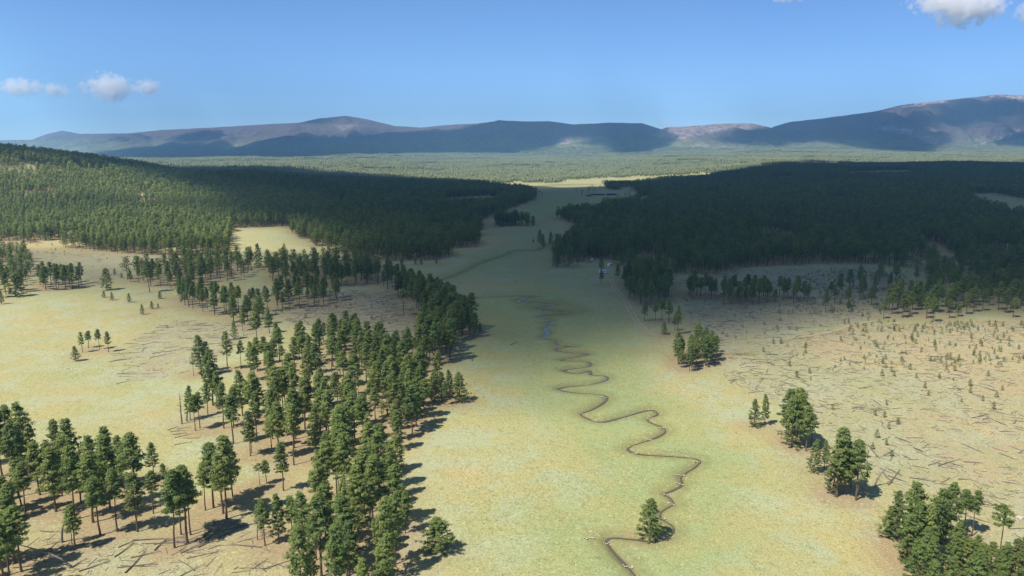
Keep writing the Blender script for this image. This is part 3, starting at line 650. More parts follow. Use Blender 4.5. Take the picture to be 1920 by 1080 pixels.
# ------------------------------------------------------------------ ground sheet with its attributes
def soft(x, y, z, poly, rad, seed=0):
    q = np.random.default_rng(seed); s = 0
    for k in range(7):
        a = q.random() * 6.28; r = rad * math.sqrt(q.random())
        jx = (noise(x, y, rad * 1.5 + 3, seed + 5) - .5) * rad; a_, b_ = project(x + r * math.cos(a) + jx, y + r * math.sin(a) + jx * .7, z)
        s = s + inpoly(a_, b_, poly)
    return s / 7.0 * (y > 20)
F1 = [(1300, 640), (1640, 610), (1920, 600), (2300, 600), (2300, 1040), (1920, 1010), (1700, 930), (1610, 870), (1500, 760), (1400, 735), (1345, 700)]
F2 = [(1270, 525), (1400, 506), (1650, 500), (1720, 560), (1640, 602), (1340, 640), (1300, 620)]
F3 = [(510, 590), (600, 545), (740, 545), (795, 600), (790, 655), (740, 665), (640, 635), (560, 610)]
F4 = [(225, 650), (330, 600), (500, 612), (400, 680), (350, 700), (230, 720)]
F5 = [(-40, 985), (200, 1020), (420, 985), (470, 970), (540, 1030), (545, 1120), (-40, 1120)]
F6 = [(0, 470), (480, 485), (450, 515), (250, 510), (180, 540), (60, 515), (0, 520)]
F7 = [(330, 770), (440, 860), (420, 880), (320, 820)]
near = yf < 3100
green = smooth((26 - DS) / 22) * .8 + smooth((20 - DS2) / 18) * .8
green = green + soft(xf, yf, ZG, [(830, 560), (1000, 545), (1080, 570), (1060, 640), (960, 650), (880, 620)], 10, 1) * .6 + soft(xf, yf, ZG, [(960, 360), (1120, 355), (1100, 395), (1010, 420), (960, 400)], 40, 2) * .7
green = green + soft(xf, yf, ZG, [(780, 520), (900, 490), (1000, 360), (1130, 352), (1030, 420), (1060, 440), (1030, 500), (1150, 540), (1230, 640), (1200, 720), (1330, 800), (1480, 960), (1560, 1100), (1100, 1100), (980, 880), (900, 700), (905, 600)], 25, 12) * .42
green = green + soft(xf, yf, ZG, [(1080, 560), (1180, 580), (1240, 660), (1180, 760), (1050, 700), (1010, 600)], 12, 3) * .35
wet = smooth((6 - DS) / 5) * .6 + smooth((6 - DS2) / 5) * .8 + soft(xf, yf, ZG, [(960, 560), (1060, 562), (1110, 585), (1060, 600), (985, 585)], 5, 4) * .5
wet = wet + soft(xf, yf, ZG, [(1105, 1005), (1140, 998), (1145, 1012), (1115, 1018)], 3, 5) * .3
soil = soft(xf, yf, ZG, [(1480, 640), (1640, 612), (1920, 600), (2300, 600), (2300, 780), (1900, 760), (1700, 700), (1560, 680)], 14, 6) * 1.0
soil = soil + soft(xf, yf, ZG, [(1680, 800), (1920, 760), (2200, 780), (2200, 960), (1800, 900)], 9, 7) * .8 + soft(xf, yf, ZG, [(-300, 440), (100, 440), (260, 462), (240, 474), (0, 470), (-300, 470)], 14, 8)
for hp in ROAD_CUTS: soil = soil + soft(xf, yf, ZG, hp, 5, 9) * 1.4
soil = soil + soft(xf, yf, ZG, [(0, 590), (330, 575), (420, 600), (240, 640), (0, 660)], 10, 10) * .25 + soft(xf, yf, ZG, [(150, 780), (330, 740), (440, 860), (400, 905), (240, 850)], 8, 11) * .3
slash = sum(soft(xf, yf, ZG, p, 8, 20 + i) * v for i, (p, v) in enumerate(((F1, .55), (F2, .95), (F3, 1), (F4, .8), (F5, .5), (F6, .8))))
cell = 3.0; hx = np.concatenate([WX, [t['x'] for t in trees]]); hy = np.concatenate([WY, [t['y'] for t in trees]])
hist, ex, ey = np.histogram2d(hx, hy, bins=[int(6400 / cell), int(3300 / cell)], range=[[-3000, 3400], [-200, 3100]])
for _ in range(3):
    for ax_ in (0, 1): hist = (np.roll(hist, 1, ax_) + hist + np.roll(hist, -1, ax_)) / 3
ii = np.clip(((xf + 3000) / 6400 * hist.shape[0]).astype(int), 0, hist.shape[0] - 1); jj = np.clip(((yf + 200) / 3300 * hist.shape[1]).astype(int), 0, hist.shape[1] - 1)
litter = np.clip(hist[ii, jj] * 7, 0, 1)
gm = grid_mesh('ground', XX, YY, ZGR, M_GROUND)
mud = smooth((chw + .25 - DS) / .8) * .9 + smooth((1.6 - DS2) / 1.2) * .5
for nm, v in (('green', green), ('wet', wet), ('soil', soil), ('slash', slash), ('litter', litter), ('mud', mud)): vattr(gm, nm, np.clip(v, 0, 1))
tag(link('ground', gm), kind='structure')

# ------------------------------------------------------------------ far plain and mountains, one sheet
UY = np.concatenate([np.arange(3040, 6200, 26), np.arange(6200, 11600, 19), np.arange(11600, 15000, 60)]); U = np.linspace(-1, 1, 640)
MX = U[None, :] * (UY[:, None] * .92 + 300); MY = np.repeat(UY[:, None], len(U), 1)
MZ = height(MX, MY)
MZ[0] -= .4; MZ[1] -= .3
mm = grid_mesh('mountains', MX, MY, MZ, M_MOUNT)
a_, b_ = project(MX, MY, MZ)
rock = np.zeros(MX.shape)
for poly, v in (([(1225, 255), (1250, 234), (1445, 228), (1430, 243), (1340, 246), (1280, 262)], .5), ([(1640, 243), (1660, 236), (1700, 240), (1765, 266), (1750, 272), (1700, 250)], 1.0), ([(1690, 202), (1750, 186), (1790, 188), (1740, 196)], 1.0),
                ([(1845, 186), (1880, 172), (1940, 174), (1940, 190), (1880, 190)], 1.0), ([(1035, 272), (1060, 258), (1095, 264), (1060, 268)], .8), ([(1820, 275), (1880, 252), (1925, 238), (1925, 243), (1870, 262)], .9),
                ([(1230, 290), (1300, 270), (1520, 285), (1500, 302), (1240, 300)], .22), ([(620, 235), (700, 230), (640, 245)], .4), ([(960, 278), (1000, 282), (1000, 288)], .5)):
    rock = np.maximum(rock, inpoly(a_ + (noise(MX, MY, 60, 3) - .5) * 14, b_ + (noise(MX, MY, 60, 4) - .5) * 4, poly) * v)
vattr(mm, 'rock', rock)
tag(link('mountains', mm), kind='structure')

x, y, g = jitter(-6000, 6000, 3060, 8000, 41, 9)
k = in_view(x, y); x, y = x[k], y[k]
z = height(x, y); a, b = project(x, y, z)
k = (z < 165) & (fbm(x, y, 260, 44, 3) > .33 + .0 * x)
for p in FAR_CLEAR: k &= ~inpoly(a, b + (noise(x, y, 80, 6) - .5) * 2, p)
x, y, z = x[k], y[k], z[k]
# the belt between the two woods' far ends and the far plain
x2, y2, g2 = jitter(-1900, 2200, 2230, 3060, 38, 10)
z2 = gz(x2, y2); a2, b2 = project(x2, y2, z2)
k2 = in_view(x2, y2) & (b2 < 344) & ~inpoly(a2, b2, RIGHT_WOOD)
for p in FAR_CLEAR: k2 &= ~inpoly(a2, b2, p)
x = np.concatenate([x, x2[k2]]); y = np.concatenate([y, y2[k2]]); z = np.concatenate([z, z2[k2]])
n = len(x); g = np.random.default_rng(3); s = g.uniform(.8, 1.2, n)
print('stands', n)
instancer('distant_forest', np.stack([x, y, z - .5], 1), g.uniform(0, 6.28, n), np.stack([s, s, s * g.uniform(.9, 1.15, n)], 1), g.integers(0, 1000, n), np.zeros(n, int), {0: STANDS}, 'distant hazy pine woods covering the plain below the mountains')

# ------------------------------------------------------------------ single pines
ADJ = {'mature': 'tall bare-trunked pine', 'mid': 'full-crowned pine', 'young': 'pointed low-branched pine', 'broad': 'broad bushy pine', 'sparse': 'thin sparse pine', 'topknot': 'tuft-topped pine'}
def ordn(i): return str(i) + ('th' if 10 <= i % 100 <= 20 else {1: 'st', 2: 'nd', 3: 'rd'}.get(i % 10, 'th'))
by = {}
for t in SOLO: by.setdefault((t['region'], t['kind']), []).append(t)
SPECIAL = {(822, 1034): 'lone broad bushy pine on the open meadow right of the big front grove', (1218, 1005): 'lone dense pine standing on the bank of the winding stream',
           (742, 884): 'pale green pointed pine alone between front grove and open meadow', (201, 544): 'dark cone-shaped pine alone on the far left meadow edge', (1872, 1060): 'round-topped pine on a long bare trunk near the bottom right corner',
           (757, 592): 'single tuft-topped pine standing in the shaded slash clearing', (486, 502): 'lone pine on the bright pocket meadow', (267, 590): 'small pointed pine alone beside the log-strewn left meadow'}
for (reg, kd), L in by.items():
    rows = 1 if len(L) <= 7 else 2 if len(L) <= 16 else 3
    L.sort(key=lambda t: -t['py']); m = math.ceil(len(L) / rows)
    for r_ in range(rows):
        S = sorted(L[r_ * m:(r_ + 1) * m], key=lambda t: t['px'])
        rn = {1: ('',), 2: ('near half of ', 'far half of '), 3: ('near third of ', 'middle third of ', 'far third of ')}[rows]
        for i, t in enumerate(S):
            t['label'] = f"{ADJ[kd]}, " + ('only one' if len(S) == 1 else 'leftmost' if i == 0 else 'rightmost' if i == len(S) - 1 else ordn(i + 1) + ' from left') + f' in {rn[r_]}{reg}'
for t in SOLO:
    for (a, b), lab in SPECIAL.items():
        if abs(t['px'] - a) < 4 and abs(t['py'] - b) < 5: t['label'] = lab
for t in SOLO:
    vs = VAR[t['kind']]; tm, cm, _ = vs[R.randrange(len(vs))]
    e = bpy.data.objects.new('pine_tree', None); C.objects.link(e); e.location = (t['x'], t['y'], t['z'] - .1); e.empty_display_size = .5
    s = t['h'] / 20; wv = {'mature': 1.15, 'mid': 1.12, 'young': 1.05, 'broad': 1.0, 'sparse': 1.0, 'topknot': 1.0}[t['kind']] * t['w'] * R.uniform(.86, 1.24)
    if s < .45: wv *= 1.25
    e.scale = (s * wv, s * wv, s); e.rotation_euler = (R.gauss(0, .02), R.gauss(0, .02), R.uniform(0, 6.28))
    tag(e, t['label'], 'pine tree', 'pines standing in the groves and clearings')
    link('trunk', tm, e); link('crown', cm, e)

# ------------------------------------------------------------------ dead standing trees
def snag(px, py, ty, label, lean=0.0, branches=22):
    x, y, z = ground(px, py); _, zt = at_depth(px, ty, y); h = zt - z
    e = bpy.data.objects.new('dead_pine', None); C.objects.link(e); e.location = (x, y, z - .2); tag(e, label, 'dead tree', 'dead standing pines')
    V, Fc = [], []; zs = np.linspace(0, h, 7)
    tube(V, Fc, [(lean * q_ * q_ / h, .1 * math.sin(q_), q_) for q_ in zs], [.32 * (1 - .85 * q_ / h) for q_ in zs], 7); link('trunk', mesh_from('trunk', V, Fc, [M_DEAD], True), e)
    V, Fc = [], []
    for i in range(branches):
        q_ = R.uniform(.3, .98) * h; a = R.uniform(0, 6.28); L = R.uniform(.8, 2.6) * (1.25 - q_ / h); p = Vector((lean * q_ * q_ / h, 0, q_))
        tube(V, Fc, [p, p + Vector((math.cos(a) * L * .6, math.sin(a) * L * .6, R.uniform(-.1, .3))), p + Vector((math.cos(a + .2) * L, math.sin(a + .2) * L, R.uniform(-.4, .5)))], [.07, .04, .015], 3)
    if branches: tag(link('branches', mesh_from('branches', V, Fc, [M_DEAD]), e), kind='stuff')
snag(341, 795, 733, 'bare dead pine at the left tip of the centre left grove')
snag(350, 790, 722, 'thin dead pine right behind the bare one at the grove tip', .5, 26)
snag(116, 1017, 962, 'short dead trunk in the lower left corner, left of the leaning one', .3, 10)
snag(132, 1065, 1010, 'broken leaning dead trunk in the bottom left corner', -2.2, 6)
snag(692, 985, 905, 'pale dead pine with bare limbs inside the big front grove', .3, 30)
snag(600, 812, 745, 'grey dead pine inside the thick middle grove', .2, 34)
snag(616, 1000, 950, 'grey dead pine in the left part of the big front grove', -.3, 28)
snag(1662, 938 - 0, 905, 'leafless thin dead pine on the slash field above the bottom right grove', .4, 14) if False else None
snag(1641, 912, 872, 'thin dead pine standing in the sunlit slash field', .5, 16)
snag(1605, 938, 890, 'pale split trunk at the foot of the middle right clump', .1, 3)

# ------------------------------------------------------------------ fallen logs, branches, saplings
def log_mesh(seed, L, nb):
    q = random.Random(seed); V, Fc = [], []
    bend = q.uniform(-.4, .4)
    pts = [(L * (t - .5), bend * math.sin(t * 3.1), .16 + .05 * q.random() + .1 * t) for t in (0, .3, .65, 1)]
    tube(V, Fc, pts, [.15, .13, .1, .04], 6)
    for i in range(nb):
        t = q.uniform(.3, .95); a = q.choice((-1, 1)) * q.uniform(.4, 1.1); l = q.uniform(.7, 2.4) * (1.2 - t * .5)
        p = Vector((L * (t - .5), bend * math.sin(t * 3.1), .22))
        tube(V, Fc, [p, p + Vector((math.cos(a) * l * .8, math.sin(a) * l, q.uniform(-.1, .7)))], [.06, .02], 3)
    return mesh_from('log', V, Fc, [M_LOGW])
LOGS = [log_mesh(i, 10, (0, 2, 4, 8, 14, 1)[i % 6]) for i in range(12)]
logs = []
FIELD = [(F1, 950, 'sunlit right slash field', (2.4, 8.0), .85), (F2, 190, 'shaded right slash field', (3, 9), .5), (F3, 120, 'shaded clearing between left groves', (3, 8.5), .5), (F4, 70, 'left meadow log patch', (4, 11), .35),
         (F5, 42, 'sunny bottom left ground', (4, 10), .6), (F6, 80, 'flat below left forest', (4, 10), .3), (F7, 8, 'grass left of centre grove', (3, 6), .4)]
for poly, n, nm, lr, spread in FIELD:
    P = np.array([to_ground(*p) for p in poly]); x0, y0 = P.min(0); x1, y1 = P.max(0); c = 0
    for _ in range(n * 40):
        if c >= n: break
        x, y = R.uniform(x0, x1), R.uniform(y0, y1); z = float(gz(x, y)); a, b = project(x, y, z)
        if not inpoly(a, b, poly) or R.random() > (noise(x, y, 16, 31) * 1.5 - .25) * (.5 + noise(x, y, 45, 37)): continue
        base_a = -.45 if poly is F1 else .35
        logs.append(dict(x=x, y=y, L=R.triangular(lr[0], lr[1], lr[0] + 1.5), a=R.gauss(base_a, spread) if R.random() < .75 else R.uniform(0, 3.14), px=float(a), py=float(b), reg=nm, f=R.uniform(.55, 1.0))); c += 1
for (px, py, qx, qy, reg) in [(372, 1027, 460, 985, 'n'), (380, 1010, 410, 975, 'n'), (235, 1075, 275, 1030, 'n'), (290, 1033, 318, 1010, 'n'), (135, 1065, 163, 1048, 'n'), (215, 1045, 252, 1018, 'n'), (75, 996, 113, 998, 'n'), (148, 1072, 208, 1052, 'n'), (315, 807, 334, 800, 'n'), (280, 672, 328, 662, 'n'), (205, 679, 230, 673, 'n'),
                              (1760, 874, 1800, 862, 'n'), (1873, 850, 1912, 865, 'n'), (1666, 910, 1688, 880, 'n'), (1655, 885, 1672, 905, 'n'), (1628, 835, 1650, 862, 'n'), (1845, 940, 1892, 957, 'n'), (958, 647, 970, 641, 'n'), (885, 677, 888, 662, 'n'), (1802, 832, 1845, 852, 'n'), (1613, 880, 1625, 905, 'n'), (1735, 668, 1800, 672, 'n')]:
    a = to_ground(px, py); b = to_ground(qx, qy); d = math.dist(a, b)
    logs.append(dict(x=(a[0] + b[0]) / 2, y=(a[1] + b[1]) / 2, L=d, a=math.atan2(b[1] - a[1], b[0] - a[0]), px=(px + qx) / 2, py=(py + qy) / 2, reg='hand', f=1.0))
for l in logs:
    if l['reg'] == 'hand':
        l['reg'] = 'sunny bottom left ground' if l['px'] < 500 and l['py'] > 960 else 'sunlit right slash field' if l['px'] > 1500 else 'grass left of centre grove' if l['px'] < 400 and l['py'] > 760 else 'left meadow log patch' if l['px'] < 400 else 'open valley meadow'
    l['size'] = l['L'] / l['y']
lv = sorted([l for l in logs if 0 < l['px'] < 1920 and l['py'] < 1078], key=lambda l: -l['size'])
ls_, lr_ = lv[:290], lv[290:] + [l for l in logs if not (0 < l['px'] < 1920 and l['py'] < 1078)]
byr = {}
for l in ls_: byr.setdefault(l['reg'], []).append(l)
for reg, L in byr.items():
    L.sort(key=lambda l: l['py']); rows = max(1, round(len(L) / 9)); m = math.ceil(len(L) / rows)
    for r_ in range(math.ceil(len(L) / m)):
        S = sorted(L[r_ * m:(r_ + 1) * m], key=lambda l: l['px'])
        for i, l in enumerate(S):
            big = 'long' if l['L'] > 7 else 'short'
            l['label'] = f'{big} log, {ordn(i + 1)} from left, {ordn(r_ + 1)} row from back, {reg}'
def slope_rot(o, x, y, a, L):
    dx, dy = math.cos(a) * L / 2, math.sin(a) * L / 2
    z0, z1 = float(gz(x - dx, y - dy)), float(gz(x + dx, y + dy)); o.location = (x, y, (z0 + z1) / 2); o.rotation_euler = (0, -math.atan2(z1 - z0, L), a)
for l in ls_:
    o = bpy.data.objects.new('fallen_log', LOGS[R.randrange(12)]); C.objects.link(o); slope_rot(o, l['x'], l['y'], l['a'], l['L'])
    o.scale = (l['L'] / 10, l['f'], l['f']); tag(o, l['label'], 'fallen log', 'dead logs lying on the ground')
V, Fc = [], []
def stick(x, y, L, a, r):
    dx, dy = math.cos(a) * L / 2, math.sin(a) * L / 2
    tube(V, Fc, [(x - dx, y - dy, float(gz(x - dx, y - dy)) + r * .6), (x + dx, y + dy, float(gz(x + dx, y + dy)) + r * .6)], [r, r * .5], 4)
for l in lr_: stick(l['x'], l['y'], l['L'], l['a'], .15 * l['f'])
for poly, n in ((F1, 2600), (F2, 1500), (F3, 1000), (F4, 160), (F5, 160), (F6, 120)):
    P = np.array([to_ground(*p) for p in poly]); x0, y0 = P.min(0); x1, y1 = P.max(0); c = 0
    for _ in range(n * 30):
        if c >= n: break
        x, y = R.uniform(x0, x1), R.uniform(y0, y1); z = float(gz(x, y)); a, b = project(x, y, z)
        if not inpoly(a, b, poly) or R.random() > noise(x, y, 14, 32) * 1.6 - .2: continue
        c += 1; aa = R.uniform(0, 3.14)
        stick(x, y, R.uniform(.8, 4.2), aa, R.uniform(.05, .11))
        if R.random() < .3: stick(x + R.uniform(-.6, .6), y + R.uniform(-.6, .6), R.uniform(.8, 2.2), aa + R.uniform(.4, 1.2), .06)
tag(link('branch_litter', mesh_from('branch_litter', V, Fc, [M_LOG])), 'broken branches and small logs strewn over the slash fields', kind='stuff')

sap = []
SAPF = [([(1660, 615), (1900, 605), (1920, 690), (1780, 700), (1660, 660)], 60), ([(1560, 600), (1920, 610), (1920, 780), (1700, 740), (1560, 680)], 70), ([(1500, 510), (1640, 505), (1700, 560), (1560, 590)], 45), ([(1400, 640), (1560, 640), (1750, 860), (1640, 860), (1480, 720)], 25), ([(60, 450), (180, 455), (180, 480), (60, 480)], 12)]
for poly, n in SAPF:
    P = np.array([to_ground(*p) for p in poly]); x0, y0 = P.min(0); x1, y1 = P.max(0); c = 0
    for _ in range(n * 40):
        if c >= n: break
        x, y = R.uniform(x0, x1), R.uniform(y0, y1); z = float(gz(x, y)); a, b = project(x, y, z)
        if not inpoly(a, b, poly) or not free(x, y, 2.2) or not (0 < a < 1920): continue
        put(x, y); c += 1; sap.append((float(a), float(b), x, y, z))
sap.sort(key=lambda s: s[1]); rows = 22; m = math.ceil(len(sap) / rows)
SAPG = []
for i in range(4):
    g = pine('young', 1, 700 + i); SAPG.append((mesh_from('trunk', g[0], g[1], [M_BARK], True), crown_mesh('crown', *g[2:])))
for r_ in range(rows):
    for i, (a, b, x, y, z) in enumerate(sorted(sap[r_ * m:(r_ + 1) * m])):
        e = bpy.data.objects.new('pine_sapling', None); C.objects.link(e); e.location = (x, y, z - .05); h = R.uniform(1.3, 3.2); s = h / 20
        e.scale = (s * 1.35, s * 1.35, s); e.rotation_euler = (0, 0, R.uniform(0, 6))
        tag(e, f'small green pine sapling, {ordn(i + 1)} from left in the {ordn(r_ + 1)} sapling row from the back', 'sapling', 'young pine saplings on the cleared ground')
        tm, cm = SAPG[R.randrange(4)]; link('trunk', tm, e); link('crown', cm, e)

# low growth in the shaded clearings, too dense and small to count
bx, by_, bh = [], [], []
for poly, n in (([(1480, 512), (1700, 505), (1715, 560), (1640, 596), (1480, 590)], 420), (F2, 200), (F3, 90), ([(1560, 600), (1920, 606), (1920, 690), (1640, 690)], 160), (F6, 60)):
    P = np.array([to_ground(*p) for p in poly]); x0, y0 = P.min(0); x1, y1 = P.max(0); c = 0
    for _ in range(n * 30):
        if c >= n: break
        x, y = R.uniform(x0, x1), R.uniform(y0, y1); a, b = project(x, y, float(gz(x, y)))
        if inpoly(a, b, poly) and R.random() < noise(x, y, 22, 51) * 1.7 - .35: c += 1; bx.append(x); by_.append(y); bh.append(R.uniform(.5, 1.9))
bx, by_, bh = map(np.array, (bx, by_, bh)); n = len(bx); g = np.random.default_rng(12); sb = bh / 20 * g.uniform(1.5, 2.4, n)
BUSHP = [proto('bush_source', whole_mesh('bush', pine('broad', 2, 900 + i))) for i in range(3)]
instancer('low_brush', np.stack([bx, by_, gz(bx, by_)], 1), g.uniform(0, 6.28, n), np.stack([sb, sb, bh / 20], 1), g.integers(0, 1000, n), np.zeros(n, int), {0: BUSHP}, 'low green brush and seedlings among the fallen timber')

# ------------------------------------------------------------------ stream water and its stone dams
def ribbon(name, path, width, off, mat, zf=None, smoothz=0):
    P = np.asarray(path); T = np.gradient(P, axis=0); T /= np.maximum(np.linalg.norm(T, axis=1, keepdims=True), 1e-6); N_ = np.stack([-T[:, 1], T[:, 0]], 1)
    wv = width(np.arange(len(P)), P) if callable(width) else np.full(len(P), width)
    A = P + N_ * wv[:, None] / 2; B = P - N_ * wv[:, None] / 2
    if zf is None: za, zb = gz(A[:, 0], A[:, 1]) + off, gz(B[:, 0], B[:, 1]) + off
    else: za = zb = zf(P)
    V = [(*p, z) for p, z in zip(A, za)] + [(*p, z) for p, z in zip(B, zb)]; n = len(P)
    return link(name, mesh_from(name, V, [(i, n + i, n + i + 1, i + 1) for i in range(n - 1)], [mat], True))
def wz(P):
    z = gz(P[:, 0], P[:, 1]); z = np.convolve(np.pad(z, 6, 'edge'), np.ones(13) / 13, 'valid'); return z + .11
def wwid(i, P):
    a, b = project(P[:, 0], P[:, 1], 0 * P[:, 0]); return np.where((b > 603) & (b < 643), 3.0, (.35 + 1.1 * noise(P[:, 0], P[:, 1], 9, 55) ** 1.5) * np.clip(P[:, 1] / 260, 1, 1.6))
tag(ribbon('stream_water', ST, wwid, 0, M_WATER, wz), kind='structure')

def rock_mesh(seed):
    q = random.Random(seed); V = []
    ico = [(0, 0, 1)] + [(math.cos(t) * .9, math.sin(t) * .9, .45) for t in [i * 1.2566 for i in range(5)]] + [(math.cos(t + .63) * .9, math.sin(t + .63) * .9, -.35) for t in [i * 1.2566 for i in range(5)]] + [(0, 0, -.8)]
    V = [tuple(c * q.uniform(.75, 1.2) for c in v) for v in ico]
    Fc = [(0, 1 + i, 1 + (i + 1) % 5) for i in range(5)] + [(1 + i, 6 + i, 1 + (i + 1) % 5) for i in range(5)] + [(6 + i, 6 + (i + 1) % 5, 1 + (i + 1) % 5) for i in range(5)] + [(11, 6 + (i + 1) % 5, 6 + i) for i in range(5)]
    return mesh_from('stone', V, Fc, [M_ROCK])
ROCKS = [rock_mesh(i) for i in range(6)]
DAMS = [(1178, 1058), (1141, 1013), (1105, 1009), (1240, 968), (1258, 941), (1253, 924), (1275, 904), (1277, 887), (1306, 863), (1192, 846), (1218, 821), (1243, 799), (1219, 783), (1221, 765), (1115, 786), (1092, 773), (1134, 743), (1046, 729), (1040, 653), (1018, 632), (1060, 586), (1036, 571), (1015, 577), (972, 564), (1011, 558), (1020, 604), (1033, 600), (990, 469), (961, 473), (951, 478)]
for i, (px, py) in enumerate(DAMS):
    x, y, z = ground(px, py); e = bpy.data.objects.new('stone_dam', None); C.objects.link(e); z = float(gz(x, y)); e.location = (x, y, z)
    e.rotation_euler = (0, 0, R.uniform(-.5, .5)); far_ = 1 + max(0, y - 300) / 350
    tag(e, f'pale stone dam on the stream, {ordn(i + 1)} counting upstream from the nearest', 'stone dam', 'pale stone dams along the stream')
    for j in range(7):
        s = link('stone', ROCKS[R.randrange(6)], e, ((j - 3) * .36 * far_ + R.uniform(-.1, .1), R.uniform(-.3, .3), .25 + (gz(x + (j - 3) * .36, y) - z) * .8)); r = R.uniform(.1, .24) * far_
        s.scale = (r * 1.3, r, r * .8); s.rotation_euler = (0, 0, R.uniform(0, 6))
# pale boulders on the fields
for i, (px, py, s, lab) in enumerate([(1912, 971, 1.0, 'pale flat boulder near the right edge above the bottom right grove'), (1578, 755, .5, 'small pale boulder in the sunlit slash field'), (1702, 832, .4, 'tiny pale boulder low in the sunlit slash field'), (1680, 607, 1.6, 'long pale bleached rock beside the shaded stand')]):
    x, y, z = ground(px, py); o = link('boulder', ROCKS[i], None, (x, y, z + .15)); o.scale = (s * 1.3, s * .8, s * .45); tag(o, lab, 'boulder')

# ------------------------------------------------------------------ dirt tracks
def track(px_pts, gauge, w_, label_name='dirt_track', two=True, mat=None):
    P = catmull([to_ground(*p) for p in px_pts], 2.0); T = np.gradient(P, axis=0); T /= np.linalg.norm(T, axis=1, keepdims=True); N_ = np.stack([-T[:, 1], T[:, 0]], 1)
    for s in ((-1, 1) if two else (0,)):
        tag(ribbon(label_name, P + N_ * gauge / 2 * s, lambda i, Q: w_ * (.6 + .8 * noise(Q[:, 0], Q[:, 1], 4, 66)), .11, mat or M_TRACK), kind='structure')
track([(1145, 522), (1152, 538), (1168, 558), (1180, 577), (1189, 595), (1200, 610), (1222, 626), (1245, 634)], 2.3, .95)
track([(1400, 640), (1470, 636), (1540, 626), (1600, 610), (1648, 600)], 0, 1.7, two=False)

def tuft(seed):
    q = random.Random(seed); V, Fc = [], []
    for _ in range(11):
        a = q.uniform(0, 6.28); r = q.uniform(0, .16); b = Vector((math.cos(a) * r, math.sin(a) * r, 0)); t_ = b * q.uniform(1.2, 2.6) + Vector((0, 0, q.uniform(.16, .34))); p_ = Vector((-math.sin(a), math.cos(a), 0)) * .07
        t_ = Vector((t_.x * 1.2, t_.y * 1.2, t_.z * .55)); i = len(V); sg = 1 if (p_ * 2).cross(t_ - b).z > 0 else -1; V += [tuple(b - p_ * sg), tuple(b + p_ * sg), tuple(t_)]; Fc.append((i, i + 1, i + 2))
    me = mesh_from('tuft', V, Fc, [M_TUFT], True); me.normals_split_custom_set_from_vertices([Vector((v[0], v[1], .5)).normalized()[:] for v in V]); return me
kt = NB('grass_tufts', 0.9, 0.05); rr_ = kt.n('ShaderNodeObjectInfo').outputs['Random']
kt.color(kt.mix(rr_, kt.mix(kt.noise(.05, 3), (0.28, 0.31, 0.13), (0.40, 0.43, 0.28)), kt.mix(kt.noise(.03, 3), (0.46, 0.41, 0.2), (0.33, 0.37, 0.15)))); M_TUFT = kt.m
TUFTS = [proto('tuft_source', tuft(i)) for i in range(5)]
x, y, g = jitter(-330, 330, 120, 430, 1.15, 77)
k = in_view(x, y, .76) & (noise(x, y, 7, 81) * .6 + noise(x, y, 30, 82) * .6 > .66); x, y = x[k], y[k]; k = g.random(len(x)) < .45; x, y = x[k], y[k]
n = len(x); sc3 = g.uniform(.5, 1.3, n); print('tufts', n)
instancer('grass_tufts', np.stack([x, y, gz(x, y) - .01], 1), g.uniform(0, 6.28, n), np.stack([sc3, sc3, sc3 * .9], 1), g.integers(0, 1000, n), np.zeros(n, int), {0: TUFTS}, 'low tufts of grass and sage over the meadow')

# ------------------------------------------------------------------ vehicles at the camp, ranch buildings
def box(V, Fc, x0, x1, y0, y1, z0, z1, tp=0.0):
    b = len(V); V += [(x0, y0, z0), (x1, y0, z0), (x1, y1, z0), (x0, y1, z0), (x0 + tp, y0 + tp * .5, z1), (x1 - tp, y0 + tp * .5, z1), (x1 - tp, y1 - tp * .5, z1), (x0 + tp, y1 - tp * .5, z1)]
    Fc += [(b, b + 3, b + 2, b + 1), (b + 4, b + 5, b + 6, b + 7), (b, b + 1, b + 5, b + 4), (b + 1, b + 2, b + 6, b + 5), (b + 2, b + 3, b + 7, b + 6), (b + 3, b, b + 4, b + 7)]
def part(name, parent, mat, *boxes, bev=0.0):
    V, Fc = [], []
    for b in boxes: box(V, Fc, *b)
    o = link(name, mesh_from(name, V, Fc, [mat]), parent)
    if bev: m = o.modifiers.new('bevel', 'BEVEL'); m.width = bev; m.segments = 2
    return o
def wheel(parent, x, y, r):
    V, Fc = [], []; tube(V, Fc, [(x, y - .12, r), (x, y + .12, r)], [r, r], 12); b = len(V); V.append((x, y - .12, r)); Fc += [(b, (i + 1) % 12, i) for i in range(12)]
    w_ = link('wheel', mesh_from('wheel', V, Fc, [M_RUB]), parent)
    V, Fc = [], []; tube(V, Fc, [(x, y - .13, r), (x, y + .13, r)], [r * .55, r * .55], 8); b = len(V); V.append((x, y - .13, r)); Fc += [(b, (i + 1) % 8, i) for i in range(8)]
    link('rim', mesh_from('rim', V, Fc, [M_GREY]), w_)
def root(name, px, py, rz, label, cat):
    x, y, z = ground(px, py); e = bpy.data.objects.new(name, None); C.objects.link(e); e.location = (x, y, z); e.rotation_euler = (0, 0, rz); tag(e, label, cat); return e
def trailer(px, py, rz, label, L=5.8):
    e = root('camping_trailer', px, py, rz, label, 'trailer')
    part('body', e, M_WHITE, (-L / 2, L / 2, -1.15, 1.15, .55, 2.75, .22), bev=.12); part('hitch', e, M_DARK, (L / 2 - .05, L / 2 + 1.1, -.08, .08, .5, .62))
    part('window', e, M_DARK, (-1.6, -.5, -1.2, -1.1, 1.5, 2.1)); part('window', e, M_DARK, (.9, 1.9, -1.2, -1.1, 1.5, 2.1)); part('door', e, M_GREY, (0, .7, -1.19, -1.1, .65, 2.35))
    for sx in (-.5, .4):
        for sy in (-1.05, 1.05): wheel(e, sx, sy, .34)
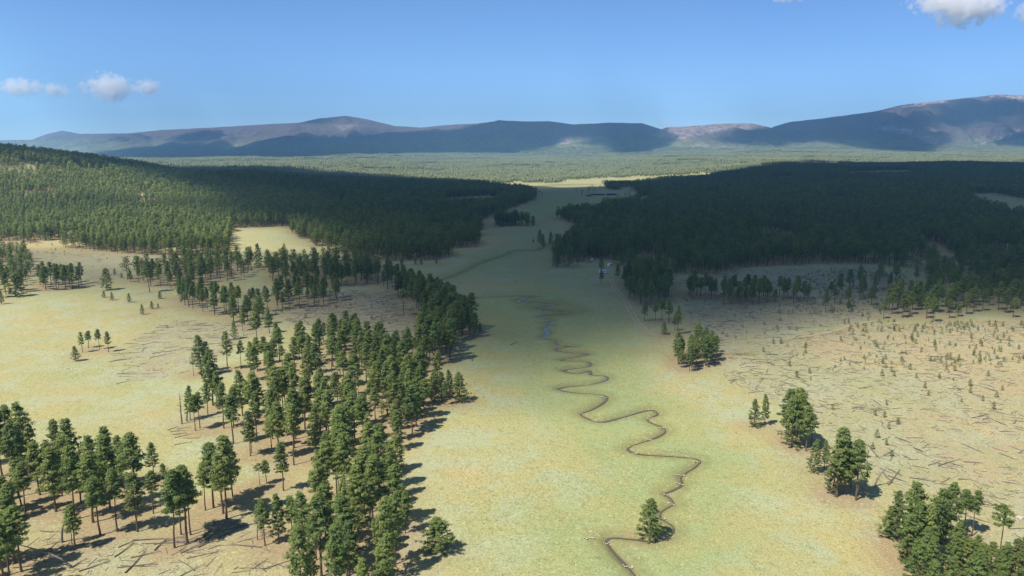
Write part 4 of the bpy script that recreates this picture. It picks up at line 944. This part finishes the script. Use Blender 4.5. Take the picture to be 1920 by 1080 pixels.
def car(px, py, rz, label, mat, pickup=False):
    e = root('parked_pickup' if pickup else 'parked_car', px, py, rz, label, 'pickup' if pickup else 'car')
    part('body', e, mat, (-2.4, 2.4, -.92, .92, .4, .98, .06), bev=.08)
    part('cabin', e, mat, (-.4, 1.0, -.8, .8, .96, 1.68, .28) if pickup else (-1.9, 1.0, -.8, .8, .96, 1.6, .4), bev=.06)
    part('windscreen', e, M_DARK, (.84, .93, -.66, .66, 1.05, 1.5)); part('side_window', e, M_DARK, (-.1 if pickup else -1.3, .6, -.8, -.7, 1.08, 1.45)); part('side_window', e, M_DARK, (-.1 if pickup else -1.3, .6, .7, .8, 1.08, 1.45))
    for sy in (-.6, .6): part('headlight', e, M_WHITE, (2.36, 2.43, sy - .16, sy + .16, .66, .84))
    for sx in (-1.45, 1.5):
        for sy in (-.82, .82): wheel(e, sx, sy, .38)
trailer(1130, 513, .1, 'white camping trailer parked at the forest edge beside the dirt track')
trailer(1143, 500, .9, 'short white camper parked under the dark trees behind the trailer', 4.2)
car(1049, 453, .05, 'white car parked right of the three pines in the valley meadow', M_WHITE)
car(1104, 493, .6, 'grey car parked at the left end of the camp', M_GREY)
car(1110, 488, 1.2, 'pale pickup parked behind the grey car at the camp', M_WHITE, True)
car(1166, 520, .7, 'grey pickup parked under the trees right of the trailer', M_GREY, True)
trailer(1205, 544, .2, 'small white trailer parked beside the dirt track in the shade', 2.6)
car(1212, 545, .3, 'dark car parked right of the small white trailer', M_DARK)
def barn(px, py, rz, L, W, Hh, label, open_bays):
    e = root('ranch_shed', px, py, rz, label, 'shed')
    part('wall', e, M_WALL, (-L / 2, L / 2, W / 2 - .2, W / 2, 0, Hh)); part('wall', e, M_WALL, (-L / 2, -L / 2 + .2, -W / 2, W / 2 - .21, 0, Hh)); part('wall', e, M_WALL, (L / 2 - .2, L / 2, -W / 2, W / 2 - .21, 0, Hh))
    for i in range(open_bays + 1):
        x = -L / 2 + .4 + (L - .8) * i / open_bays; part('post', e, M_WALL, (x - .15, x + .15, -W / 2, -W / 2 + .3, 0, Hh))
    V = [(-L / 2 - .6, -W / 2 - .8, Hh), (L / 2 + .6, -W / 2 - .8, Hh), (L / 2 + .6, 0, Hh + W * .2), (-L / 2 - .6, 0, Hh + W * .2), (-L / 2 - .6, W / 2 + .6, Hh), (L / 2 + .6, W / 2 + .6, Hh)]
    V += [(a, b, c + .18) for a, b, c in V]
    Fc = [(6, 7, 8, 9), (9, 8, 11, 10), (0, 3, 2, 1), (3, 4, 5, 2), (0, 1, 7, 6), (4, 10, 11, 5), (0, 6, 9, 3), (3, 9, 10, 4), (1, 2, 8, 7), (2, 5, 11, 8)]
    link('roof', mesh_from('roof', V, Fc, [M_TIN]), e)
barn(1118, 366, .02, 36, 9, 3.6, 'long low open ranch shed at the far end of the valley meadow', 6)
barn(1146, 366, -.03, 22, 9, 4.2, 'shorter pale-roofed ranch shed right of the long one', 4)
barn(1104, 368, .1, 11, 6, 3.2, 'small white-roofed shed left of the long ranch shed', 2)

# ------------------------------------------------------------------ clouds
def cloud_mat(name, broad):
    m = bpy.data.materials.new(name); m.use_nodes = True; t = m.node_tree; t.nodes.clear()
    out = t.nodes.new('ShaderNodeOutputMaterial'); mx = t.nodes.new('ShaderNodeMixShader'); tr = t.nodes.new('ShaderNodeBsdfTransparent'); ad = t.nodes.new('ShaderNodeMixShader')
    d = t.nodes.new('ShaderNodeBsdfDiffuse'); d.inputs[0].default_value = (.7, .7, .72, 1); tl = t.nodes.new('ShaderNodeBsdfTranslucent'); tl.inputs[0].default_value = (.9, .9, .9, 1)
    at = t.nodes.new('ShaderNodeAttribute'); at.attribute_name = 'cover'
    ad.inputs[0].default_value = .03; t.links.new(d.outputs[0], ad.inputs[1]); t.links.new(tl.outputs[0], ad.inputs[2])
    t.links.new(at.outputs['Fac'], mx.inputs[0]); t.links.new(tr.outputs[0], mx.inputs[1]); t.links.new(ad.outputs[0], mx.inputs[2]); t.links.new(mx.outputs[0], out.inputs[0])
    return m
M_CLOUD = cloud_mat('cloud', True)
def cloud_sheet(name, X, Y, Z, dens, alt, label):
    """a broad flat-based cloud; each point of its base lies on the sun ray of a ground point"""
    t = (alt - Z) / LZ
    cx, cyy = X + LX * t, Y + LY * t
    ny, nx = X.shape; thick = alt * .02 + alt * .11 * np.sqrt(np.clip(dens, 0, 1)) * (.6 + .8 * fbm(X, Y, alt * .12, 21, 3))
    bot = alt - 12 * noise(X, Y, 200, 8); top = alt + thick
    n = nx * ny; idx = np.arange(n).reshape(ny, nx)
    co = np.concatenate([np.stack([cx, cyy, bot], -1).reshape(-1, 3), np.stack([cx, cyy, top], -1).reshape(-1, 3)])
    keep = (dens[:-1, :-1] > .01) | (dens[1:, 1:] > .01) | (dens[:-1, 1:] > .01) | (dens[1:, :-1] > .01)
    q = np.stack([idx[:-1, :-1], idx[:-1, 1:], idx[1:, 1:], idx[1:, :-1]], -1)[keep]
    q = np.concatenate([q, q[:, ::-1] + n])
    used = np.unique(q); rm = np.full(2 * n, -1); rm[used] = np.arange(len(used)); co = co[used]; q = rm[q]
    me = bpy.data.meshes.new(name); me.vertices.add(len(co)); me.vertices.foreach_set('co', co.astype(np.float32).ravel())
    me.loops.add(q.size); me.loops.foreach_set('vertex_index', q.ravel().astype(np.int32)); me.polygons.add(len(q)); me.polygons.foreach_set('loop_start', np.arange(0, q.size, 4, dtype=np.int32))
    me.update(calc_edges=True); me.materials.append(M_CLOUD); me.shade_smooth()
    d2 = np.concatenate([dens.ravel(), dens.ravel()])[used]; vattr(me, 'cover', 1 - np.sqrt(1 - .985 * np.clip(d2, 0, 1)))
    tag(link(name, me), label, kind='stuff')
def blur(a, n):
    for _ in range(n):
        for ax_ in (0, 1):
            p = np.concatenate([a.take([0], ax_), a, a.take([-1], ax_)], ax_); m_ = a.shape[ax_]
            a = (p.take(range(0, m_), ax_) + 2 * a + p.take(range(2, m_ + 2), ax_)) / 4
    return a
# shade over the valley
S_IN = [(-700, 268), (0, 268), (60, 274), (200, 294), (300, 310), (430, 310), (600, 325), (800, 343), (900, 349), (985, 352), (1050, 350), (1115, 349), (1190, 343), (1290, 335), (1400, 322), (1460, 310), (1560, 296), (2800, 296),
        (2800, 602), (1920, 602), (1800, 596), (1640, 604), (1540, 622), (1400, 636), (1340, 632), (1280, 652), (1200, 688), (1120, 720), (1040, 748), (960, 762), (900, 756), (840, 734), (790, 698), (740, 672), (690, 660), (640, 645), (590, 606), (520, 596),
        (480, 620), (430, 622), (340, 600), (270, 572), (230, 545), (140, 550), (60, 548), (50, 525), (0, 500), (-700, 500), (-700, 482), (60, 482), (240, 498), (350, 492), (480, 505), (560, 492), (640, 488), (620, 470), (575, 462), (545, 428), (430, 424), (420, 395), (395, 372), (330, 352), (270, 335), (200, 318), (140, 304), (0, 298), (-700, 300)]
BANDS = [([(215, 335), (300, 342), (380, 358), (430, 372), (420, 384), (330, 362), (240, 346)], .5), ([(100, 385), (180, 378), (260, 388), (330, 392), (330, 402), (200, 400), (110, 396)], .55), ([(330, 385), (430, 380), (430, 425), (380, 410)], .6)]
sx, sy = np.meshgrid(np.arange(-2600, 3400, 14), np.arange(250, 3700, 14)); sz = height(sx, sy)
pa, pb = project(sx, sy, sz); wob = (fbm(sx, sy, 140, 12, 3) - .5)
dv = inpoly(pa + wob * 26, pb + wob * 16, S_IN).astype(float) * (sy < 3500)
dv = np.where((pa < 560) & (pb > 478) & (pb < 640), dv * .8, dv)
for poly, v in BANDS: dv = np.maximum(dv, inpoly(pa, pb, poly) * v)
dv = np.where((sy > 2950) & (pa < 1380), 0, dv)
nearblur = blur(dv, 6); dv = np.where(sy < 900, nearblur, blur(dv, 5)); dv = blur(dv, 2)
cloud_sheet('cloud_cover', sx, sy, sz, dv, 1700.0, 'broad cloud overhead that shades the valley floor and both forests')
# shade over the mountains
DARK = [[(150, 292), (190, 284), (260, 277), (345, 270), (405, 274), (425, 283), (470, 268), (540, 253), (600, 258), (700, 250), (770, 246), (830, 247), (880, 238), (920, 224), (937, 215), (1215, 215), (1248, 238), (1232, 258), (1262, 265), (1225, 281), (1185, 293), (1140, 287), (1120, 272), (1060, 268), (1000, 284), (960, 289), (700, 291), (520, 300), (430, 307), (300, 304)],
        [(1338, 252), (1380, 250), (1450, 236), (1480, 220), (1560, 212), (1640, 205), (1700, 202), (1860, 187), (1940, 190), (2100, 200), (2400, 210), (2400, 228), (1920, 229), (1830, 238), (1790, 249), (1800, 239), (1760, 237), (1742, 246), (1700, 244), (1774, 270), (1730, 288), (1640, 283), (1540, 266), (1440, 276), (1380, 272), (1342, 264)],
        [(1845, 264), (1920, 242), (2100, 235), (2400, 240), (2400, 275), (1880, 274)], [(555, 232), (600, 222), (640, 224), (600, 235)], [(205, 262), (230, 254), (255, 262), (240, 267)], [(305, 262), (330, 250), (375, 248), (405, 262), (370, 268)], [(1640, 320), (1560, 306), (2400, 300), (2400, 312)],
        [(1440, 303), (1560, 303), (1700, 304), (2400, 306), (2400, 312), (1440, 320)]]
LIT = [[(1635, 213), (1700, 203), (1765, 207), (1775, 213), (1705, 217), (1660, 217)], [(1050, 262), (1065, 258), (1100, 264), (1080, 270)]]
sx, sy = np.meshgrid(np.arange(-9800, 9800, 45), np.arange(5600, 12600, 45)); sz = height(sx, sy)
pa, pb = project(sx, sy, sz); wob = fbm(sx, sy, 500, 13, 3) - .5
pa = pa + wob * 22; pb = pb + wob * 7
dv = np.zeros(sx.shape)
for p in DARK: dv = np.maximum(dv, inpoly(pa, pb, p))
for p in LIT: dv = np.where(inpoly(pa, pb, p), 0, dv)
cloud_sheet('cloud_cover', sx, sy, sz, blur(dv, 2), 3300.0, 'scattered clouds above the mountains that shade their slopes')

def puff_mat():
    m = bpy.data.materials.new('cumulus'); m.use_nodes = True; t = m.node_tree; t.nodes.clear()
    out = t.nodes.new('ShaderNodeOutputMaterial'); v = t.nodes.new('ShaderNodeVolumePrincipled'); v.inputs['Color'].default_value = (1, 1, 1, 1); v.inputs['Anisotropy'].default_value = 0
    tc = t.nodes.new('ShaderNodeTexCoord'); nz = t.nodes.new('ShaderNodeTexNoise'); nz.inputs['Scale'].default_value = 2.1; nz.inputs['Detail'].default_value = 4; nz.inputs['Roughness'].default_value = .6
    ge = t.nodes.new('ShaderNodeNewGeometry'); sc_ = t.nodes.new('ShaderNodeVectorMath'); sc_.operation = 'SCALE'; sc_.inputs['Scale'].default_value = .0028; t.links.new(ge.outputs['Position'], sc_.inputs[0]); t.links.new(sc_.outputs[0], nz.inputs['Vector'])
    ln = t.nodes.new('ShaderNodeVectorMath'); ln.operation = 'LENGTH'; t.links.new(tc.outputs['Object'], ln.inputs[0])
    a = t.nodes.new('ShaderNodeMath'); a.operation = 'MULTIPLY_ADD'; a.inputs[1].default_value = -1.15; a.inputs[2].default_value = -.62; t.links.new(ln.outputs['Value'], a.inputs[0])
    b = t.nodes.new('ShaderNodeMath'); b.operation = 'MULTIPLY_ADD'; b.inputs[1].default_value = 3.0; t.links.new(nz.outputs['Fac'], b.inputs[0]); t.links.new(a.outputs[0], b.inputs[2])
    mr = t.nodes.new('ShaderNodeMapRange'); mr.interpolation_type = 'SMOOTHSTEP'; mr.inputs[1].default_value = 0; mr.inputs[2].default_value = .5; mr.inputs[4].default_value = .0055; t.links.new(b.outputs[0], mr.inputs[0])
    t.links.new(mr.outputs[0], v.inputs['Density']); t.links.new(v.outputs[0], out.inputs['Volume']); return m
M_PUFF = puff_mat()
def sphere_mesh():
    V, Fc = [], []; n, m_ = 24, 12
    for i in range(m_ + 1):
        for j in range(n): p = math.pi * i / m_; t = 2 * math.pi * j / n; V.append((math.sin(p) * math.cos(t), math.sin(p) * math.sin(t), math.cos(p)))
    for i in range(m_):
        for j in range(n): a = i * n + j; b = i * n + (j + 1) % n; Fc.append((a, a + n, b + n, b))
    me = mesh_from('cloud', V, Fc, [M_PUFF]); return me
SPH = sphere_mesh()
for (px, py, w_, h_, lab) in [(38, 166, 88, 34, 'low white cloud at the far left edge of the sky'), (105, 170, 52, 26, 'small white cloud second from the left'), (203, 165, 96, 52, 'largest white cloud of the left four'), (276, 164, 58, 28, 'small white cloud, rightmost of the left four'),
                              (1797, 2, 170, 46, 'white cloud touching the top of the sky at the upper right'), (1795, 28, 92, 48, 'left lobe of the white cloud hanging at the upper right'), (1836, 22, 88, 40, 'right lobe of the white cloud hanging at the upper right'), (1925, 24, 44, 36, 'cloud wisp cut by the right edge of the sky'),
                              (1482, -6, 60, 22, 'thin cloud wisp at the top edge of the sky'), (1248, 236, 36, 16, 'tiny white cloud peeping over the mountain ridge')]:
    D = 17500 if py > 100 else 15500
    x, z = at_depth(px, py, D)
    o = link('cloud', SPH, None, (x, D, z)); o.scale = (w_ / 2 / F * D * 1.18, w_ / 2.6 / F * D, h_ / 2 / F * D * 1.25); tag(o, lab, 'cloud', 'small white clouds in the sky')

# ------------------------------------------------------------------ the air
hm = bpy.data.materials.new('haze'); hm.use_nodes = True; t = hm.node_tree; t.nodes.clear()
ho = t.nodes.new('ShaderNodeOutputMaterial'); hv = t.nodes.new('ShaderNodeVolumePrincipled'); hv.inputs['Color'].default_value = (.33, .64, 1.0, 1); hv.inputs['Density'].default_value = 6.6e-5; hv.inputs['Anisotropy'].default_value = .1
t.links.new(hv.outputs[0], ho.inputs['Volume'])
V, Fc = [], []; box(V, Fc, -15200, 15200, -700, 15400, -14, float(MZ.max()) + 15)
tag(link('haze', mesh_from('haze', V, Fc, [hm])), 'thin blue haze in the air over the valley and mountains', kind='stuff')
print('TRIS', sum(len(m.polygons) for m in bpy.data.meshes) * 1.6)
